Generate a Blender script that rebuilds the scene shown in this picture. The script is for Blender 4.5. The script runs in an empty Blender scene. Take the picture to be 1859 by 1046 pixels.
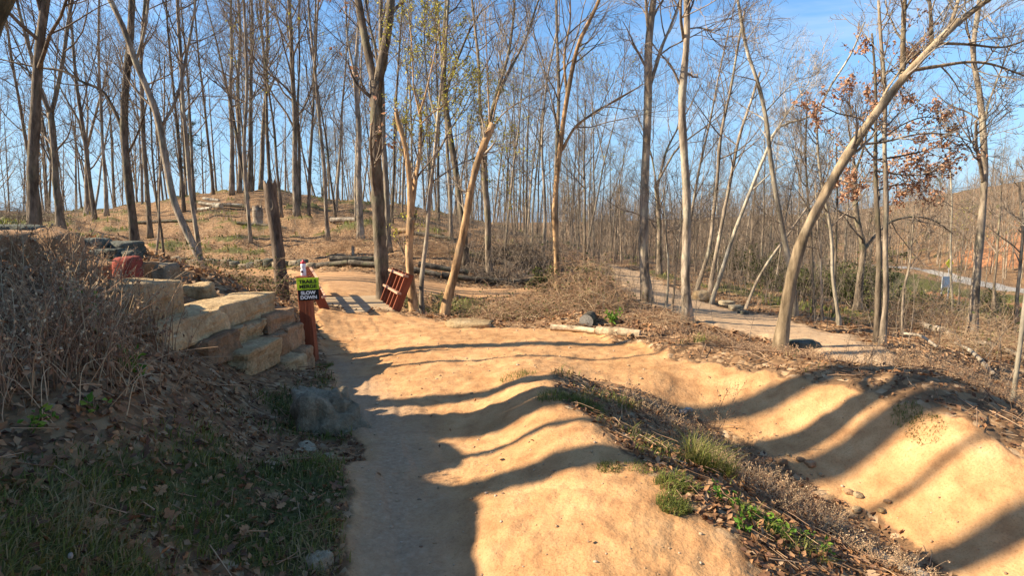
import bpy, math, random
import numpy as np
from mathutils import Vector, Matrix, Euler

random.seed(7)
rng = np.random.default_rng(7)
scene = bpy.context.scene
COL = scene.collection

# ------------------------------------------------------------------ camera
F_PX, CX, CY = 1032.0, 929.5, 523.0
CAM_Z, PITCH = 1.75, math.radians(6.25)
cam_data = bpy.data.cameras.new('camera')
cam_data.sensor_width = 36.0
cam_data.lens = 36.0 * F_PX / 1859.0
cam_data.clip_start = 0.05
cam_data.clip_end = 6000.0
cam = bpy.data.objects.new('camera', cam_data)
COL.objects.link(cam)
cam.location = (0, 0, CAM_Z)
cam.rotation_euler = (math.pi / 2 - PITCH, 0, 0)
scene.camera = cam

# ------------------------------------------------------------------ light
SUN_ELEV = math.radians(33.0)
SUN_H = Vector((1.0, 0.10, 0)).normalized()          # the way shadows fall on the ground
sun_travel = Vector((SUN_H.x * math.cos(SUN_ELEV), SUN_H.y * math.cos(SUN_ELEV), -math.sin(SUN_ELEV)))
sun_data = bpy.data.lights.new('sun', 'SUN')
sun_data.energy = 4.9
sun_data.angle = math.radians(0.55)
sun_data.color = (1.0, 0.87, 0.67)
sun = bpy.data.objects.new('sun', sun_data)
sun.rotation_euler = sun_travel.to_track_quat('-Z', 'Y').to_euler()
sun.location = (-20, 2, 30)
COL.objects.link(sun)

world = bpy.data.worlds.new('World')
scene.world = world
world.use_nodes = True
wn = world.node_tree
wn.nodes.clear()
w_out = wn.nodes.new('ShaderNodeOutputWorld')
w_bg = wn.nodes.new('ShaderNodeBackground')
w_bg.inputs['Strength'].default_value = 0.08
w_sky = wn.nodes.new('ShaderNodeTexSky')
w_sky.sky_type = 'NISHITA'
w_sky.sun_disc = False
w_sky.sun_elevation = SUN_ELEV
w_sky.sun_rotation = math.atan2(-SUN_H.x, -SUN_H.y)   # towards the sun
w_sky.air_density = 1.0
w_sky.dust_density = 0.3
w_sky.ozone_density = 2.2
# thin cirrus streaks
w_tc = wn.nodes.new('ShaderNodeTexCoord')
w_map = wn.nodes.new('ShaderNodeMapping')
w_map.inputs['Scale'].default_value = (1.3, 1.3, 6.5)
w_map.inputs['Rotation'].default_value = (0.0, 0.22, 0.3)
w_noise = wn.nodes.new('ShaderNodeTexNoise')
w_noise.inputs['Scale'].default_value = 1.7
w_noise.inputs['Detail'].default_value = 7.0
w_noise.inputs['Roughness'].default_value = 0.56
w_noise.inputs['Distortion'].default_value = 0.5
w_ramp = wn.nodes.new('ShaderNodeValToRGB')
w_ramp.color_ramp.elements[0].position = 0.53
w_ramp.color_ramp.elements[0].color = (0, 0, 0, 1)
w_ramp.color_ramp.elements[1].position = 0.82
w_ramp.color_ramp.elements[1].color = (0.6, 0.6, 0.6, 1)
w_mix = wn.nodes.new('ShaderNodeMixRGB')
w_mix.inputs['Color2'].default_value = (4.6, 5.0, 5.5, 1)
wn.links.new(w_tc.outputs['Generated'], w_map.inputs['Vector'])
wn.links.new(w_map.outputs['Vector'], w_noise.inputs['Vector'])
wn.links.new(w_noise.outputs['Fac'], w_ramp.inputs['Fac'])
wn.links.new(w_ramp.outputs['Color'], w_mix.inputs['Fac'])
# paler, bluer air low down
w_sep = wn.nodes.new('ShaderNodeSeparateXYZ')
wn.links.new(w_tc.outputs['Generated'], w_sep.inputs[0])
w_low = wn.nodes.new('ShaderNodeValToRGB')
w_low.color_ramp.elements[0].position = 0.0
w_low.color_ramp.elements[0].color = (0.9, 0.9, 0.9, 1)
w_low.color_ramp.elements[1].position = 0.36
w_low.color_ramp.elements[1].color = (0, 0, 0, 1)
wn.links.new(w_sep.outputs['Z'], w_low.inputs['Fac'])
w_sat = wn.nodes.new('ShaderNodeHueSaturation')
w_sat.inputs['Saturation'].default_value = 1.2
w_sat.inputs['Value'].default_value = 1.18
wn.links.new(w_sky.outputs['Color'], w_sat.inputs['Color'])
w_air = wn.nodes.new('ShaderNodeMixRGB')
w_air.inputs['Color2'].default_value = (1.55, 2.85, 4.5, 1)
wn.links.new(w_low.outputs['Color'], w_air.inputs['Fac'])
wn.links.new(w_sat.outputs['Color'], w_air.inputs['Color1'])
wn.links.new(w_air.outputs['Color'], w_mix.inputs['Color1'])
wn.links.new(w_mix.outputs['Color'], w_bg.inputs['Color'])
wn.links.new(w_bg.outputs['Background'], w_out.inputs['Surface'])

scene.view_settings.view_transform = 'Standard'
scene.view_settings.look = 'None'
scene.view_settings.exposure = 1.38
scene.view_settings.gamma = 1.0
scene.view_settings.use_curve_mapping = False
scene.render.engine = 'CYCLES'
scene.cycles.max_bounces = 5
scene.cycles.diffuse_bounces = 4
scene.cycles.transparent_max_bounces = 4

# ------------------------------------------------------------------ pixel helpers
def ray(px, py):
    u = (px - CX) / F_PX
    v = (CY - py) / F_PX
    return np.array([u, math.cos(PITCH) + v * math.sin(PITCH), -math.sin(PITCH) + v * math.cos(PITCH)])

def P(px, py, Y):
    d = ray(px, py)
    return np.array([0, 0, CAM_Z]) + d * (Y / d[1])

# ------------------------------------------------------------------ noise
_perm = np.random.default_rng(11).permutation(256)
_perm = np.concatenate([_perm, _perm, _perm])
_val = np.random.default_rng(12).random(256) * 2 - 1

def vnoise(x, y, z=None):
    x = np.asarray(x, float); y = np.asarray(y, float)
    z = np.zeros_like(x) if z is None else np.asarray(z, float)
    xi, yi, zi = np.floor(x).astype(int), np.floor(y).astype(int), np.floor(z).astype(int)
    xf, yf, zf = x - xi, y - yi, z - zi
    u, v, w = [t * t * (3 - 2 * t) for t in (xf, yf, zf)]
    def h(a, b, c):
        return _val[_perm[_perm[_perm[(xi + a) & 255] + ((yi + b) & 255)] + ((zi + c) & 255)]]
    def lerp(a, b, t): return a + (b - a) * t
    a = lerp(lerp(h(0,0,0), h(1,0,0), u), lerp(h(0,1,0), h(1,1,0), u), v)
    b = lerp(lerp(h(0,0,1), h(1,0,1), u), lerp(h(0,1,1), h(1,1,1), u), v)
    return lerp(a, b, w)

def fbm(x, y, z=None, octaves=4, gain=0.5):
    s, a, f = 0, 1.0, 1.0
    for k in range(octaves):
        zz = None if z is None else z * f + 17.3 * k
        s = s + a * vnoise(x * f + 31.7 * k, y * f - 12.9 * k, zz)
        a *= gain; f *= 2.03
    return s

# ------------------------------------------------------------------ terrain control points: pixel + distance
CTRL = [
 # near path and mound
 (850,1046,2.6),(720,800,4.45),(650,680,7.0),(620,630,8.9),(568,655,8.0),(650,568,12),(700,900,3.4),(650,1000,2.8),(640,760,5.0),
 (780,700,6.1),(800,640,8.0),(760,590,10.8),(860,592,10.8),(1000,600,10.0),(900,650,7.5),(880,690,6.2),(1060,640,8.0),(1150,640,7.9),(1100,688,6.4),(1190,700,6.2),
 (1050,755,4.25),(990,712,4.9),(940,684,5.8),(1190,862,3.27),(1120,810,3.73),(960,860,3.5),(900,960,2.85),(1000,1046,2.42),(1320,960,2.72),(1300,1046,2.38),(900,780,4.6),
 (1150,745,5.5),(1250,822,4.6),(1330,785,5.4),(1380,890,4.25),(1500,960,3.75),(1650,1046,3.2),(1080,712,5.9),
 (1210,650,7.3),
 
 (1600,700,7.4),(1750,715,7.6),(1859,775,6.2),(1450,660,7.6),(1330,632,8.6),
 # left bank
 (540,1046,2.55),(600,960,2.9),(300,900,2.6),(0,1046,1.7),(0,800,2.4),(0,600,3.2),(0,525,3.9),(150,700,3.0),(300,700,3.7),(450,705,5.2),(480,800,3.85),(500,900,3.1),(560,700,6.2),(595,770,4.9),(545,668,7.5),
 (150,560,4.6),(300,545,6.4),(400,552,7.4),(480,562,8.2),(200,508,6.5),(100,500,5.9),(200,466,8.5),(60,446,9),(330,500,9.0),(420,515,10.5),
 # gully
 (450,525,13.0),(540,560,11.0),(430,508,16.5),(330,490,17.5),(560,545,12.6),(880,560,15.2),(850,532,17.8),(960,545,16.0),
 # trail behind the bridge and hill
 (300,480,20),(450,494,20),(640,506,17.2),(640,520,15.6),(800,514,19),(970,525,19),(250,468,22),(300,458,24),(400,432,28),(600,448,26),(350,400,36),(450,374,43),(500,350,50),(500,356,75),(360,360,48),
 (50,402,40),(110,388,50),(0,402,60),(0,408,30),(60,415,20),(200,425,28),(230,380,50),(700,445,25),(700,395,40),(700,372,55),(900,470,25),(900,432,38),(900,412,60),(1000,465,32),(1000,440,50),(1060,450,65),(850,490,21.5),
 (600,370,55),(600,365,90),(300,372,80),(100,392,100),(0,405,120),(800,405,100),
 # right: gravel trail and valley
 (1065,585,11.2),(1120,603,10.2),(1050,540,14),(1000,568,12.6),(1600,640,9.0),(1500,610,11.0),(1300,572,14.2),(1230,555,15.6),(1200,530,19),(1120,487,28),(1110,478,33),(1415,625,9.8),(1175,547,15),(1248,580,12),(1420,585,13.2),(1200,600,10.4),
 (1600,655,8.4),(1680,650,9.0),(1700,600,16),(1859,640,12),(1560,590,15),(1859,580,24),(1700,560,30),(1750,540,45),(1700,505,60),(1859,520,58),(1600,485,75),(1640,480,90),
 (1300,500,30),(1300,470,60),(1450,540,24),(1450,505,50),(1100,465,45),(1150,462,70),(1400,475,90),
 (1820,440,85),(1760,470,80),(1859,400,100),(1800,350,140),(1500,405,170),(1200,432,150),(1350,415,160),(1000,430,120),(1700,365,150),(1600,395,160),
]
# the berm: its rim and its foot, evenly strung so the bank is one smooth sweep
_rim = np.array([(1250,650,7.05),(1330,663,6.58),(1420,688,6.0),(1500,713,5.55),(1580,739,5.14),(1660,769,4.76),(1760,813,4.36),(1859,860,4.06),(1960,912,3.75)], float)
_foot = np.array([(1250,735,6.0),(1330,768,5.62),(1420,815,5.22),(1500,862,4.86),(1580,908,4.5),(1660,955,4.14),(1760,1003,3.8),(1859,1040,3.5),(1960,1080,3.3)], float)
for _x in np.arange(1260, 1961, 45.0):
    _r = [np.interp(_x, _rim[:, 0], _rim[:, c]) for c in (1, 2)]; _f = [np.interp(_x, _foot[:, 0], _foot[:, c]) for c in (1, 2)]
    CTRL.append((_x, _r[0], _r[1])); CTRL.append((_x, _f[0], _f[1]))
    _a, _b = P(_x, *_r), P(_x, *_f); _w3 = (.5 * _a + .5 * _b); _w3[2] -= .05
    BERM_MID = globals().setdefault('BERM_MID', []); BERM_MID.append(tuple(_w3))
WCTRL = BERM_MID + [(-2.62,5.6,.12),(-2.55,6.2,.04),(-2.5,6.9,-.06),(-2.62,7.5,-.14),(-3.3,6.6,.5),(-3.6,5.9,.75),(-4.3,3.0,1.75),(-4.9,3.8,1.7),(-3.6,1.4,1.95),(-6,0,2.3),(-2.6,-1,1.4),(-1.8,-2,.7),(0,-2,.1),(0,-6,.1),(4,-3,-.2),(4.5,1,-.3),(9,1,-.6),(12,5,-.9),(20,9,-2),(-7,4.5,1.8),(-9,8,1.7),
 (-15,12,2.1),(-30,25,3),(-60,40,4),(60,30,-4),(100,60,-3),(160,100,15),(-100,100,6),(0,300,5),(-10,-10,2),(20,-15,-1),(-60,-60,3),(80,-60,-2),(-250,0,4),(250,0,0),(0,-250,0),(250,250,22),(-200,250,8),(0,.8,.09),(.8,.3,.08),(-.5,.3,.1),(-1.1,.9,.45),(0,0,.1),(1.2,1.2,.12),(2.2,1.2,-.15),(-7,10,1.5)]

def _key(x, y):
    r = np.maximum(np.hypot(x, y), 0.35)
    th = np.arctan2(x, y)
    return np.stack([2.6 * th, np.log(r)], -1), r

_cp = np.array([P(*c) for c in CTRL] + [np.array(c, float) for c in WCTRL])
_ck, _cr = _key(_cp[:, 0], _cp[:, 1])
_ct = (_cp[:, 2] - CAM_Z) / _cr
def _tps(d2): return 0.5 * d2 * np.log(d2 + 1e-9)
def _d2(a, b): return ((a[:, None, :] - b[None, :, :]) ** 2).sum(-1)
_n = len(_ck)
_K = _tps(_d2(_ck, _ck)) + np.eye(_n) * 7e-3
_Q = np.concatenate([np.ones((_n, 1)), _ck], 1)
_A = np.block([[_K, _Q], [_Q.T, np.zeros((3, 3))]])
_w = np.linalg.solve(_A, np.concatenate([_ct, np.zeros(3)]))

def H_exact(x, y):
    shp = np.shape(x)
    x = np.ravel(np.asarray(x, float)); y = np.ravel(np.asarray(y, float))
    k, r = _key(x, y)
    out = np.empty(len(x))
    for s in range(0, len(x), 40000):
        kk = k[s:s+40000]
        out[s:s+40000] = _tps(_d2(kk, _ck)) @ _w[:_n] + _w[_n] + kk @ _w[_n+1:]
    return (CAM_Z + out * r).reshape(shp)

# polar grid
th_fine = np.radians(np.arange(-50, 50.001, 0.2))
th_coarse = np.radians(np.concatenate([np.arange(-180, -50, 2.5), np.arange(52.5, 180, 2.5)]))
TH = np.sort(np.concatenate([th_fine, th_coarse]))
RAD = np.exp(np.concatenate([np.linspace(math.log(0.45), math.log(30), 330), np.linspace(math.log(30), math.log(420), 90)[1:], np.linspace(math.log(420), math.log(3500), 14)[1:]]))
_LR = np.log(RAD)
GX = np.sin(TH)[None, :] * RAD[:, None]
GY = np.cos(TH)[None, :] * RAD[:, None]
GZ = H_exact(GX, GY)
# beyond the modelled land the ground runs on level
_far = np.clip((RAD - 230) / 170, 0, 1)[:, None]
GZ = GZ * (1 - _far) + np.clip(GZ, -4, 14) * 0.2 * _far
# a gully beneath the bridge, either side of it
_g = np.exp(-((GY - 13.9 - 0.12 * (GX + 3)) / 0.85) ** 2) * np.clip((GX + 12) / 2, 0, 1) * np.clip((1.2 - GX) / 2.5, 0, 1)
GZ -= 0.75 * _g

def _fbilin(G, x, y):
    x = np.asarray(x, float); y = np.asarray(y, float)
    r = np.maximum(np.hypot(x, y), RAD[0] * 1.001); th = np.arctan2(x, y)
    fi = np.interp(np.log(r), _LR, np.arange(len(RAD))); fj = np.interp(th, TH, np.arange(len(TH)))
    i = np.clip(fi.astype(int), 0, len(RAD) - 2); j = np.clip(fj.astype(int), 0, len(TH) - 2)
    a, b = fi - i, fj - j
    return (G[i, j] * (1-a) * (1-b) + G[i+1, j] * a * (1-b) + G[i, j+1] * (1-a) * b + G[i+1, j+1] * a * b)

def H(x, y): return _fbilin(GZ, x, y)

def hit(px, py, ymin=1.4, ymax=320):
    d = ray(px, py); d = d / d[1]
    Y = np.exp(np.linspace(math.log(ymin), math.log(ymax), 1500))
    X = d[0] * Y; Z = CAM_Z + d[2] * Y
    below = Z <= H(X, Y)
    k = int(np.argmax(below))
    if not below.any():
        k = len(Y) - 1
    return np.array([X[k], Y[k], float(H(X[k], Y[k]))])

def sdf(poly, x, y):
    """signed distance in metres to a ground polygon, positive inside"""
    poly = np.asarray(poly)[:, :2]
    x = np.asarray(x); y = np.asarray(y)
    d = np.full(x.shape, 1e18); ins = np.zeros(x.shape, bool)
    n = len(poly)
    for i in range(n):
        ax, ay = poly[i]; bx, by = poly[(i + 1) % n]
        ex, ey = bx - ax, by - ay
        t = np.clip(((x - ax) * ex + (y - ay) * ey) / (ex * ex + ey * ey + 1e-12), 0, 1)
        d = np.minimum(d, (x - ax - t * ex) ** 2 + (y - ay - t * ey) ** 2)
        c = ((ay > y) != (by > y)) & (x < (bx - ax) * (y - ay) / (by - ay + 1e-12) + ax)
        ins ^= c
    d = np.sqrt(d)
    return np.where(ins, d, -d)

def gpoly(pts):
    out = []
    for p in pts:
        if p[0] == 'w': out.append((p[1], p[2]))
        elif len(p) == 3: q = P(*p); out.append((q[0], q[1]))
        else: q = hit(*p); out.append((q[0], q[1]))
    return out

SAND = gpoly([('w',-.55,-1.5),(640,1044,2.62),(650,900,3.4),(640,780,4.75),(612,700,6.3),(590,650,8.1),(578,605,9.9),(574,568,12.2),(722,566,12.2),(800,582,11.4),(870,597,10.6),(1000,600,10.2),(1080,615,9.6),(1160,632,8.3),(1210,648,7.3),
 (1300,655,6.9),(1400,682,6.25),(1500,712,5.7),(1580,738,5.3),(1650,765,4.95),(1760,812,4.55),(1859,858,4.22),(2000,915,3.7),('w',3.6,1.5),('w',2.3,2.2),
 (1800,1046,3.35),(1680,985,3.85),(1575,918,4.4),(1480,880,4.75),(1400,828,5.15),(1300,776,5.6),(1200,730,5.95),(1100,692,6.3),(985,686,6.0),(1030,740,4.5),(1120,795,3.75),(1190,850,3.25),(1230,920,2.95),(1330,985,2.65),(1370,1046,2.35),('w',1.0,1.2),('w',.9,-1.5)])
PATHG = gpoly([('w',-.6,-1.5),(640,1044,2.62),(650,900,3.4),(640,780,4.75),(605,690,6.5),(590,640,8.5),(640,650,8.0),(690,700,6.2),(760,790,4.5),(800,900,3.4),(830,1046,2.55),('w',-.15,-1.5)])
GRAVEL = gpoly([(1105,480,32),(1150,488,28),(1215,517,21),(1300,545,17),(1400,566,14.6),(1480,592,12.2),(1560,612,10.8),(1610,632,9.6),(1640,690,7.3),(1530,672,7.8),(1500,645,9.0),(1435,624,10.2),(1375,614,10.9),(1285,604,11.8),(1222,584,13.2),(1165,560,15.0),(1122,520,20)])
HILLPATH = gpoly([(240,452,26),(330,477,21.5),(450,488,20.6),(590,499,19),(700,507,18.6),(800,513,18.8),(985,521,19.4),(985,530,17.6),(800,524,17.0),(730,528,15.6),(712,545,14.0),(590,545,14.0),(575,508,17.0),(450,499,18.6),(330,490,19.0),(235,470,23)])
ROAD = gpoly([(1560,470,92),(1640,484,82),(1720,497,66),(1800,506,60),(1900,520,54),(2300,570,40),(2300,590,36),(1900,530,49),(1800,516,54),(1720,506,60),(1640,490,76),(1560,474,88)])
CLAY = gpoly([(1690,478,80),(1760,492,74),(1900,512,66),(2000,500,70),(2000,380,105),(1859,392,100),(1800,425,90),(1740,455,84)])
CLAY2 = gpoly([(1660,530,46),(1780,528,46),(1859,540,42),(1859,556,36),(1780,550,36),(1680,545,38)])
FIELD = gpoly([(1570,486,75),(1720,512,56),(1900,536,46),(2300,600,30),(2300,640,24),(1859,600,24),(1720,575,27),(1560,545,32),(1470,520,42)])
GULLYG = gpoly([(380,502,17),(570,512,16.5),(575,560,12),(540,545,12.5),(400,520,12)])
BANKG = gpoly([(0,850,2.2),(300,820,2.95),(420,760,4.2),(500,705,5.8),(600,690,6.6),(640,780,4.75),(640,1046,2.6),('w',-.55,-1.5),('w',-2,-1.5),('w',-2.4,1.2)])
LAWN = gpoly([(-100,392,60),(80,392,55),(60,428,16),(-100,440,14)])
DITCHG = gpoly([(980,690,5.9),(1100,705,5.9),(1150,760,5.0),(1230,830,4.3),(1330,880,3.9),(1480,960,3.3),(1600,1046,2.9),('w',1.2,1.5),(1370,1046,2.35),(1330,985,2.65),(1230,920,2.95),(1190,850,3.25),(1120,795,3.75),(1030,740,4.5)])
BERMTOP = gpoly([(1160,628,8.6),(1300,648,6.9),(1400,672,6.2),(1500,700,5.7),(1650,752,4.9),(1859,850,4.1),(1859,820,4.8),(1700,760,5.4),(1560,705,6.6),(1400,655,7.2),(1250,632,8.6)])

gx, gy = GX.ravel(), GY.ravel()
n_a = fbm(gx * 1.7, gy * 1.7, octaves=4)
n_b = fbm(gx * 0.45 + 9, gy * 0.45, octaves=4)
n_c = fbm(gx * 5.1, gy * 5.1 + 3, octaves=3)
_wob = 0.10 * n_a + 0.05 * n_c
def band(poly, soft, wob=1.0):
    return np.clip((sdf(poly, gx, gy) + wob * _wob * (1 + 0.03 * np.hypot(gx, gy))) / soft + 0.5, 0, 1)
near_r = np.hypot(gx, gy)
m_sand = band(SAND, 0.14, 0.55)
m_pathg = band(PATHG, 0.5) * m_sand
m_grav = band(GRAVEL, 0.5)
m_hill = band(HILLPATH, 0.4, 0.6)
m_road = band(ROAD, 1.0, 0.2)
m_clay = np.maximum(band(CLAY, 6, 8), band(CLAY2, 3, 4) * .8)
s_bank = sdf(BANKG, gx, gy)
m_grass = np.zeros_like(gx)
m_grass = np.maximum(m_grass, band(FIELD, 5, 4))
m_grass = np.maximum(m_grass, band(LAWN, 2, 2) * .9)
m_grass = np.maximum(m_grass, np.clip(s_bank / 0.5 + 0.5, 0, 1) * np.clip(0.62 + 0.9 * n_a, 0, 1))
m_grass = np.maximum(m_grass, band(GULLYG, 1.2) * np.clip(.55 + .8 * n_b, 0, 1))
m_grass = np.maximum(m_grass, band(DITCHG, 0.3) * np.clip(-0.15 + 1.1 * n_a, 0, 1))
m_grass = np.maximum(m_grass, band(BERMTOP, 0.3) * np.clip(-0.2 + 0.9 * n_a, 0, 1))
m_grass = np.maximum(m_grass, np.clip((n_b - 0.34) * 1.8, 0, 0.65) * (near_r > 14))
m_grass *= (1 - m_sand) * (1 - m_grav) * (1 - m_hill) * (1 - m_road)

# relief: sand lumps, bank roughness, edges of the sand
sand_in = sdf(SAND, gx, gy)
relief = (0.012 * n_a + 0.008 * n_c + 0.009 * fbm(gx * 11, gy * 11, octaves=3)) * m_sand * (1 - .4 * m_pathg)
relief += (0.028 * n_a + 0.010 * n_c + 0.05 * n_b) * (1 - m_sand) * (1 - m_grav) * (1 - m_hill) * np.clip(near_r / 4, .6, 2.2) * (near_r < 70)
relief += 0.22 * n_b * (near_r > 22) * np.clip((near_r - 22) / 20, 0, 1)* (1 - m_road)
relief += 0.012 * n_c * m_grav
# worn tyre lines along the two lanes
def lane(pts, offs, depth, width):
    c = np.array([hit(*p)[:2] for p in pts]); d2 = np.full(gx.shape, 1e9); sg = np.zeros(gx.shape)
    for (ax, ay), (bx, by) in zip(c[:-1], c[1:]):
        ex, ey = bx - ax, by - ay; L2 = ex * ex + ey * ey
        t = np.clip(((gx - ax) * ex + (gy - ay) * ey) / L2, 0, 1); dx, dy = gx - ax - t * ex, gy - ay - t * ey
        q = dx * dx + dy * dy; m = q < d2; d2 = np.where(m, q, d2); sg = np.where(m, np.sign(ex * dy - ey * dx), sg)
    s = np.sqrt(d2) * sg + 0.07 * n_b
    return sum(-depth * np.exp(-((s - o) / width) ** 2) + depth * .5 * np.exp(-((s - o - 1.7 * width) / width) ** 2) for o in offs) * np.clip(.45 + .9 * n_a, 0, 1)
relief += (lane([(800,1046),(745,850),(715,740),(690,670),(670,610),(650,572)], (-.28, -.05, .2), .011, .035) + lane([(700,600),(850,640),(1000,650),(1180,672),(1320,715),(1450,775),(1600,850),(1859,965)], (-.2, .05, .3), .012, .04)) * m_sand
GZ = GZ + relief.reshape(GZ.shape)

def Hn(x, y, e=0.06):
    hx = (H(x + e, y) - H(x - e, y)) / (2 * e); hy = (H(x, y + e) - H(x, y - e)) / (2 * e)
    n = np.stack([-hx, -hy, np.ones_like(hx)], -1)
    return n / np.linalg.norm(n, axis=-1, keepdims=True)
# ------------------------------------------------------------------ mesh helpers
class MB:
    """collects vertices and faces of one mesh"""
    def __init__(self):
        self.v, self.q, self.t, self.a, self.n = [], [], [], [], 0
    def add(self, v, quads=None, tris=None, tint=0.5):
        v = np.asarray(v, float).reshape(-1, 3)
        if quads is not None and len(quads): self.q.append(np.asarray(quads, int).reshape(-1, 4) + self.n)
        if tris is not None and len(tris): self.t.append(np.asarray(tris, int).reshape(-1, 3) + self.n)
        self.v.append(v)
        self.a.append(np.broadcast_to(np.asarray(tint, float), (len(v),)).copy())
        self.n += len(v)
        return self
    def tubes(self, Pts, R, k=6, cap=False, tint=0.5):
        Pts = np.asarray(Pts, float); R = np.asarray(R, float)
        if Pts.ndim == 2: Pts, R = Pts[None], R[None]
        B, n, _ = Pts.shape
        if B == 0: return self
        T = np.gradient(Pts, axis=1)
        T /= np.linalg.norm(T, axis=-1, keepdims=True) + 1e-9
        mean = Pts[:, -1] - Pts[:, 0]; mean /= np.linalg.norm(mean, axis=-1, keepdims=True) + 1e-9
        ref = np.where(np.abs(mean[:, 2:3]) < 0.8, np.array([[0, 0, 1.0]]), np.array([[1.0, 0.1, 0]]))
        N = np.cross(T, ref[:, None, :]); N /= np.linalg.norm(N, axis=-1, keepdims=True) + 1e-9
        U = np.cross(T, N)
        an = np.arange(k) / k * 2 * np.pi
        ring = Pts[:, :, None, :] + R[:, :, None, None] * (np.cos(an)[None, None, :, None] * N[:, :, None, :] + np.sin(an)[None, None, :, None] * U[:, :, None, :])
        idx = np.arange(B * n * k).reshape(B, n, k)
        a = idx[:, :-1, :]; b = np.roll(a, -1, 2); c = idx[:, 1:, :]; d = np.roll(c, -1, 2)
        quads = np.stack([a, b, d, c], -1).reshape(-1, 4)
        tv = np.repeat(np.broadcast_to(np.asarray(tint, float), (B,)), n * k)
        tris = None; V = ring.reshape(-1, 3)
        if cap:
            ctr0 = Pts[:, 0]; ctr1 = Pts[:, -1]
            base = len(V)
            V = np.concatenate([V, ctr0, ctr1]); tv = np.concatenate([tv, tv[:B] * 0 + np.broadcast_to(np.asarray(tint, float), (B,)), tv[:B] * 0 + np.broadcast_to(np.asarray(tint, float), (B,))])
            t0 = np.stack([np.broadcast_to(base + np.arange(B)[:, None], (B, k)), np.roll(idx[:, 0], -1, 1), idx[:, 0]], -1).reshape(-1, 3)
            t1 = np.stack([np.broadcast_to(base + B + np.arange(B)[:, None], (B, k)), idx[:, -1], np.roll(idx[:, -1], -1, 1)], -1).reshape(-1, 3)
            tris = np.concatenate([t0, t1])
        return self.add(V, quads, tris, tv)
    def mesh(self, name, smooth=True):
        V = np.concatenate(self.v) if self.v else np.zeros((0, 3))
        A = np.concatenate(self.a) if self.a else np.zeros(0)
        return np_mesh(name, V, np.concatenate(self.q) if self.q else None, np.concatenate(self.t) if self.t else None, A, smooth)
    def obj(self, name, mat, parent=None, smooth=True):
        return link_mesh(name, self.mesh(name, smooth), mat, parent)

def np_mesh(name, V, quads=None, tris=None, tint=None, smooth=True):
    me = bpy.data.meshes.new(name)
    nq = 0 if quads is None else len(quads); nt = 0 if tris is None else len(tris)
    me.vertices.add(len(V)); me.vertices.foreach_set('co', np.ascontiguousarray(V, np.float32).ravel())
    loops = np.concatenate([x.ravel() for x in (quads, tris) if x is not None and len(x)]) if nq + nt else np.zeros(0, int)
    me.loops.add(len(loops)); me.loops.foreach_set('vertex_index', loops.astype(np.int32))
    tot = np.concatenate([np.full(nq, 4), np.full(nt, 3)]).astype(np.int32)
    me.polygons.add(nq + nt)
    me.polygons.foreach_set('loop_start', (np.cumsum(tot) - tot).astype(np.int32))
    me.polygons.foreach_set('loop_total', tot)
    me.polygons.foreach_set('use_smooth', np.full(nq + nt, smooth))
    if tint is not None and len(tint):
        at = me.attributes.new('tint', 'FLOAT', 'POINT'); at.data.foreach_set('value', np.asarray(tint, np.float32))
    me.update(calc_edges=True)
    return me

def link_mesh(name, me, mat, parent=None):
    o = bpy.data.objects.new(name, me)
    if mat is not None and not me.materials: me.materials.append(mat)
    COL.objects.link(o)
    if parent is not None: o.parent = parent
    return o

def tag(o, label=None, cat=None, group=None, kind=None):
    if label: o['label'] = label
    if cat: o['category'] = cat
    if group: o['group'] = group
    if kind: o['kind'] = kind
    return o

def thing(name, label, cat, loc=(0, 0, 0), rz=0.0, group=None):
    o = bpy.data.objects.new(name, None)
    o.empty_display_size = 0.2
    o.location = loc; o.rotation_euler = (0, 0, rz)
    COL.objects.link(o)
    return tag(o, label, cat, group)

def copy_tree(o, parent=None):
    c = o.copy(); COL.objects.link(c)
    if parent is not None: c.parent = parent
    for ch in list(o.children): copy_tree(ch, c)
    return c

# ------------------------------------------------------------------ materials
def new_mat(name, rough=0.85, spec=0.25):
    m = bpy.data.materials.new(name); m.use_nodes = True
    nt = m.node_tree; b = nt.nodes['Principled BSDF']
    b.inputs['Roughness'].default_value = rough
    b.inputs['Specular IOR Level'].default_value = spec
    return m, nt, b
def nd(nt, typ, **kw):
    n = nt.nodes.new(typ)
    for k, v in kw.items():
        if hasattr(n, k) and k not in n.inputs: setattr(n, k, v)
        else: n.inputs[k].default_value = v
    return n
def ramp(nt, stops, interp='LINEAR'):
    r = nt.nodes.new('ShaderNodeValToRGB'); cr = r.color_ramp; cr.interpolation = interp
    while len(cr.elements) < len(stops): cr.elements.new(0.5)
    for e, (p, c) in zip(cr.elements, stops):
        e.position = p; e.color = (*c, 1) if len(c) == 3 else c
    return r
def mixc(nt, fac, a, b, mode='MIX'):
    m = nt.nodes.new('ShaderNodeMixRGB'); m.blend_type = mode
    for s, v in (('Fac', fac), ('Color1', a), ('Color2', b)):
        if isinstance(v, bpy.types.NodeSocket): nt.links.new(v, m.inputs[s])
        elif isinstance(v, (int, float)): m.inputs[s].default_value = v if s == 'Fac' else (v, v, v, 1)
        else: m.inputs[s].default_value = (*v, 1)
    return m.outputs['Color']
def math_n(nt, op, a, b=0.0):
    m = nt.nodes.new('ShaderNodeMath'); m.operation = op
    for i, v in enumerate((a, b)):
        if isinstance(v, bpy.types.NodeSocket): nt.links.new(v, m.inputs[i])
        else: m.inputs[i].default_value = v
    return m.outputs[0]

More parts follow.
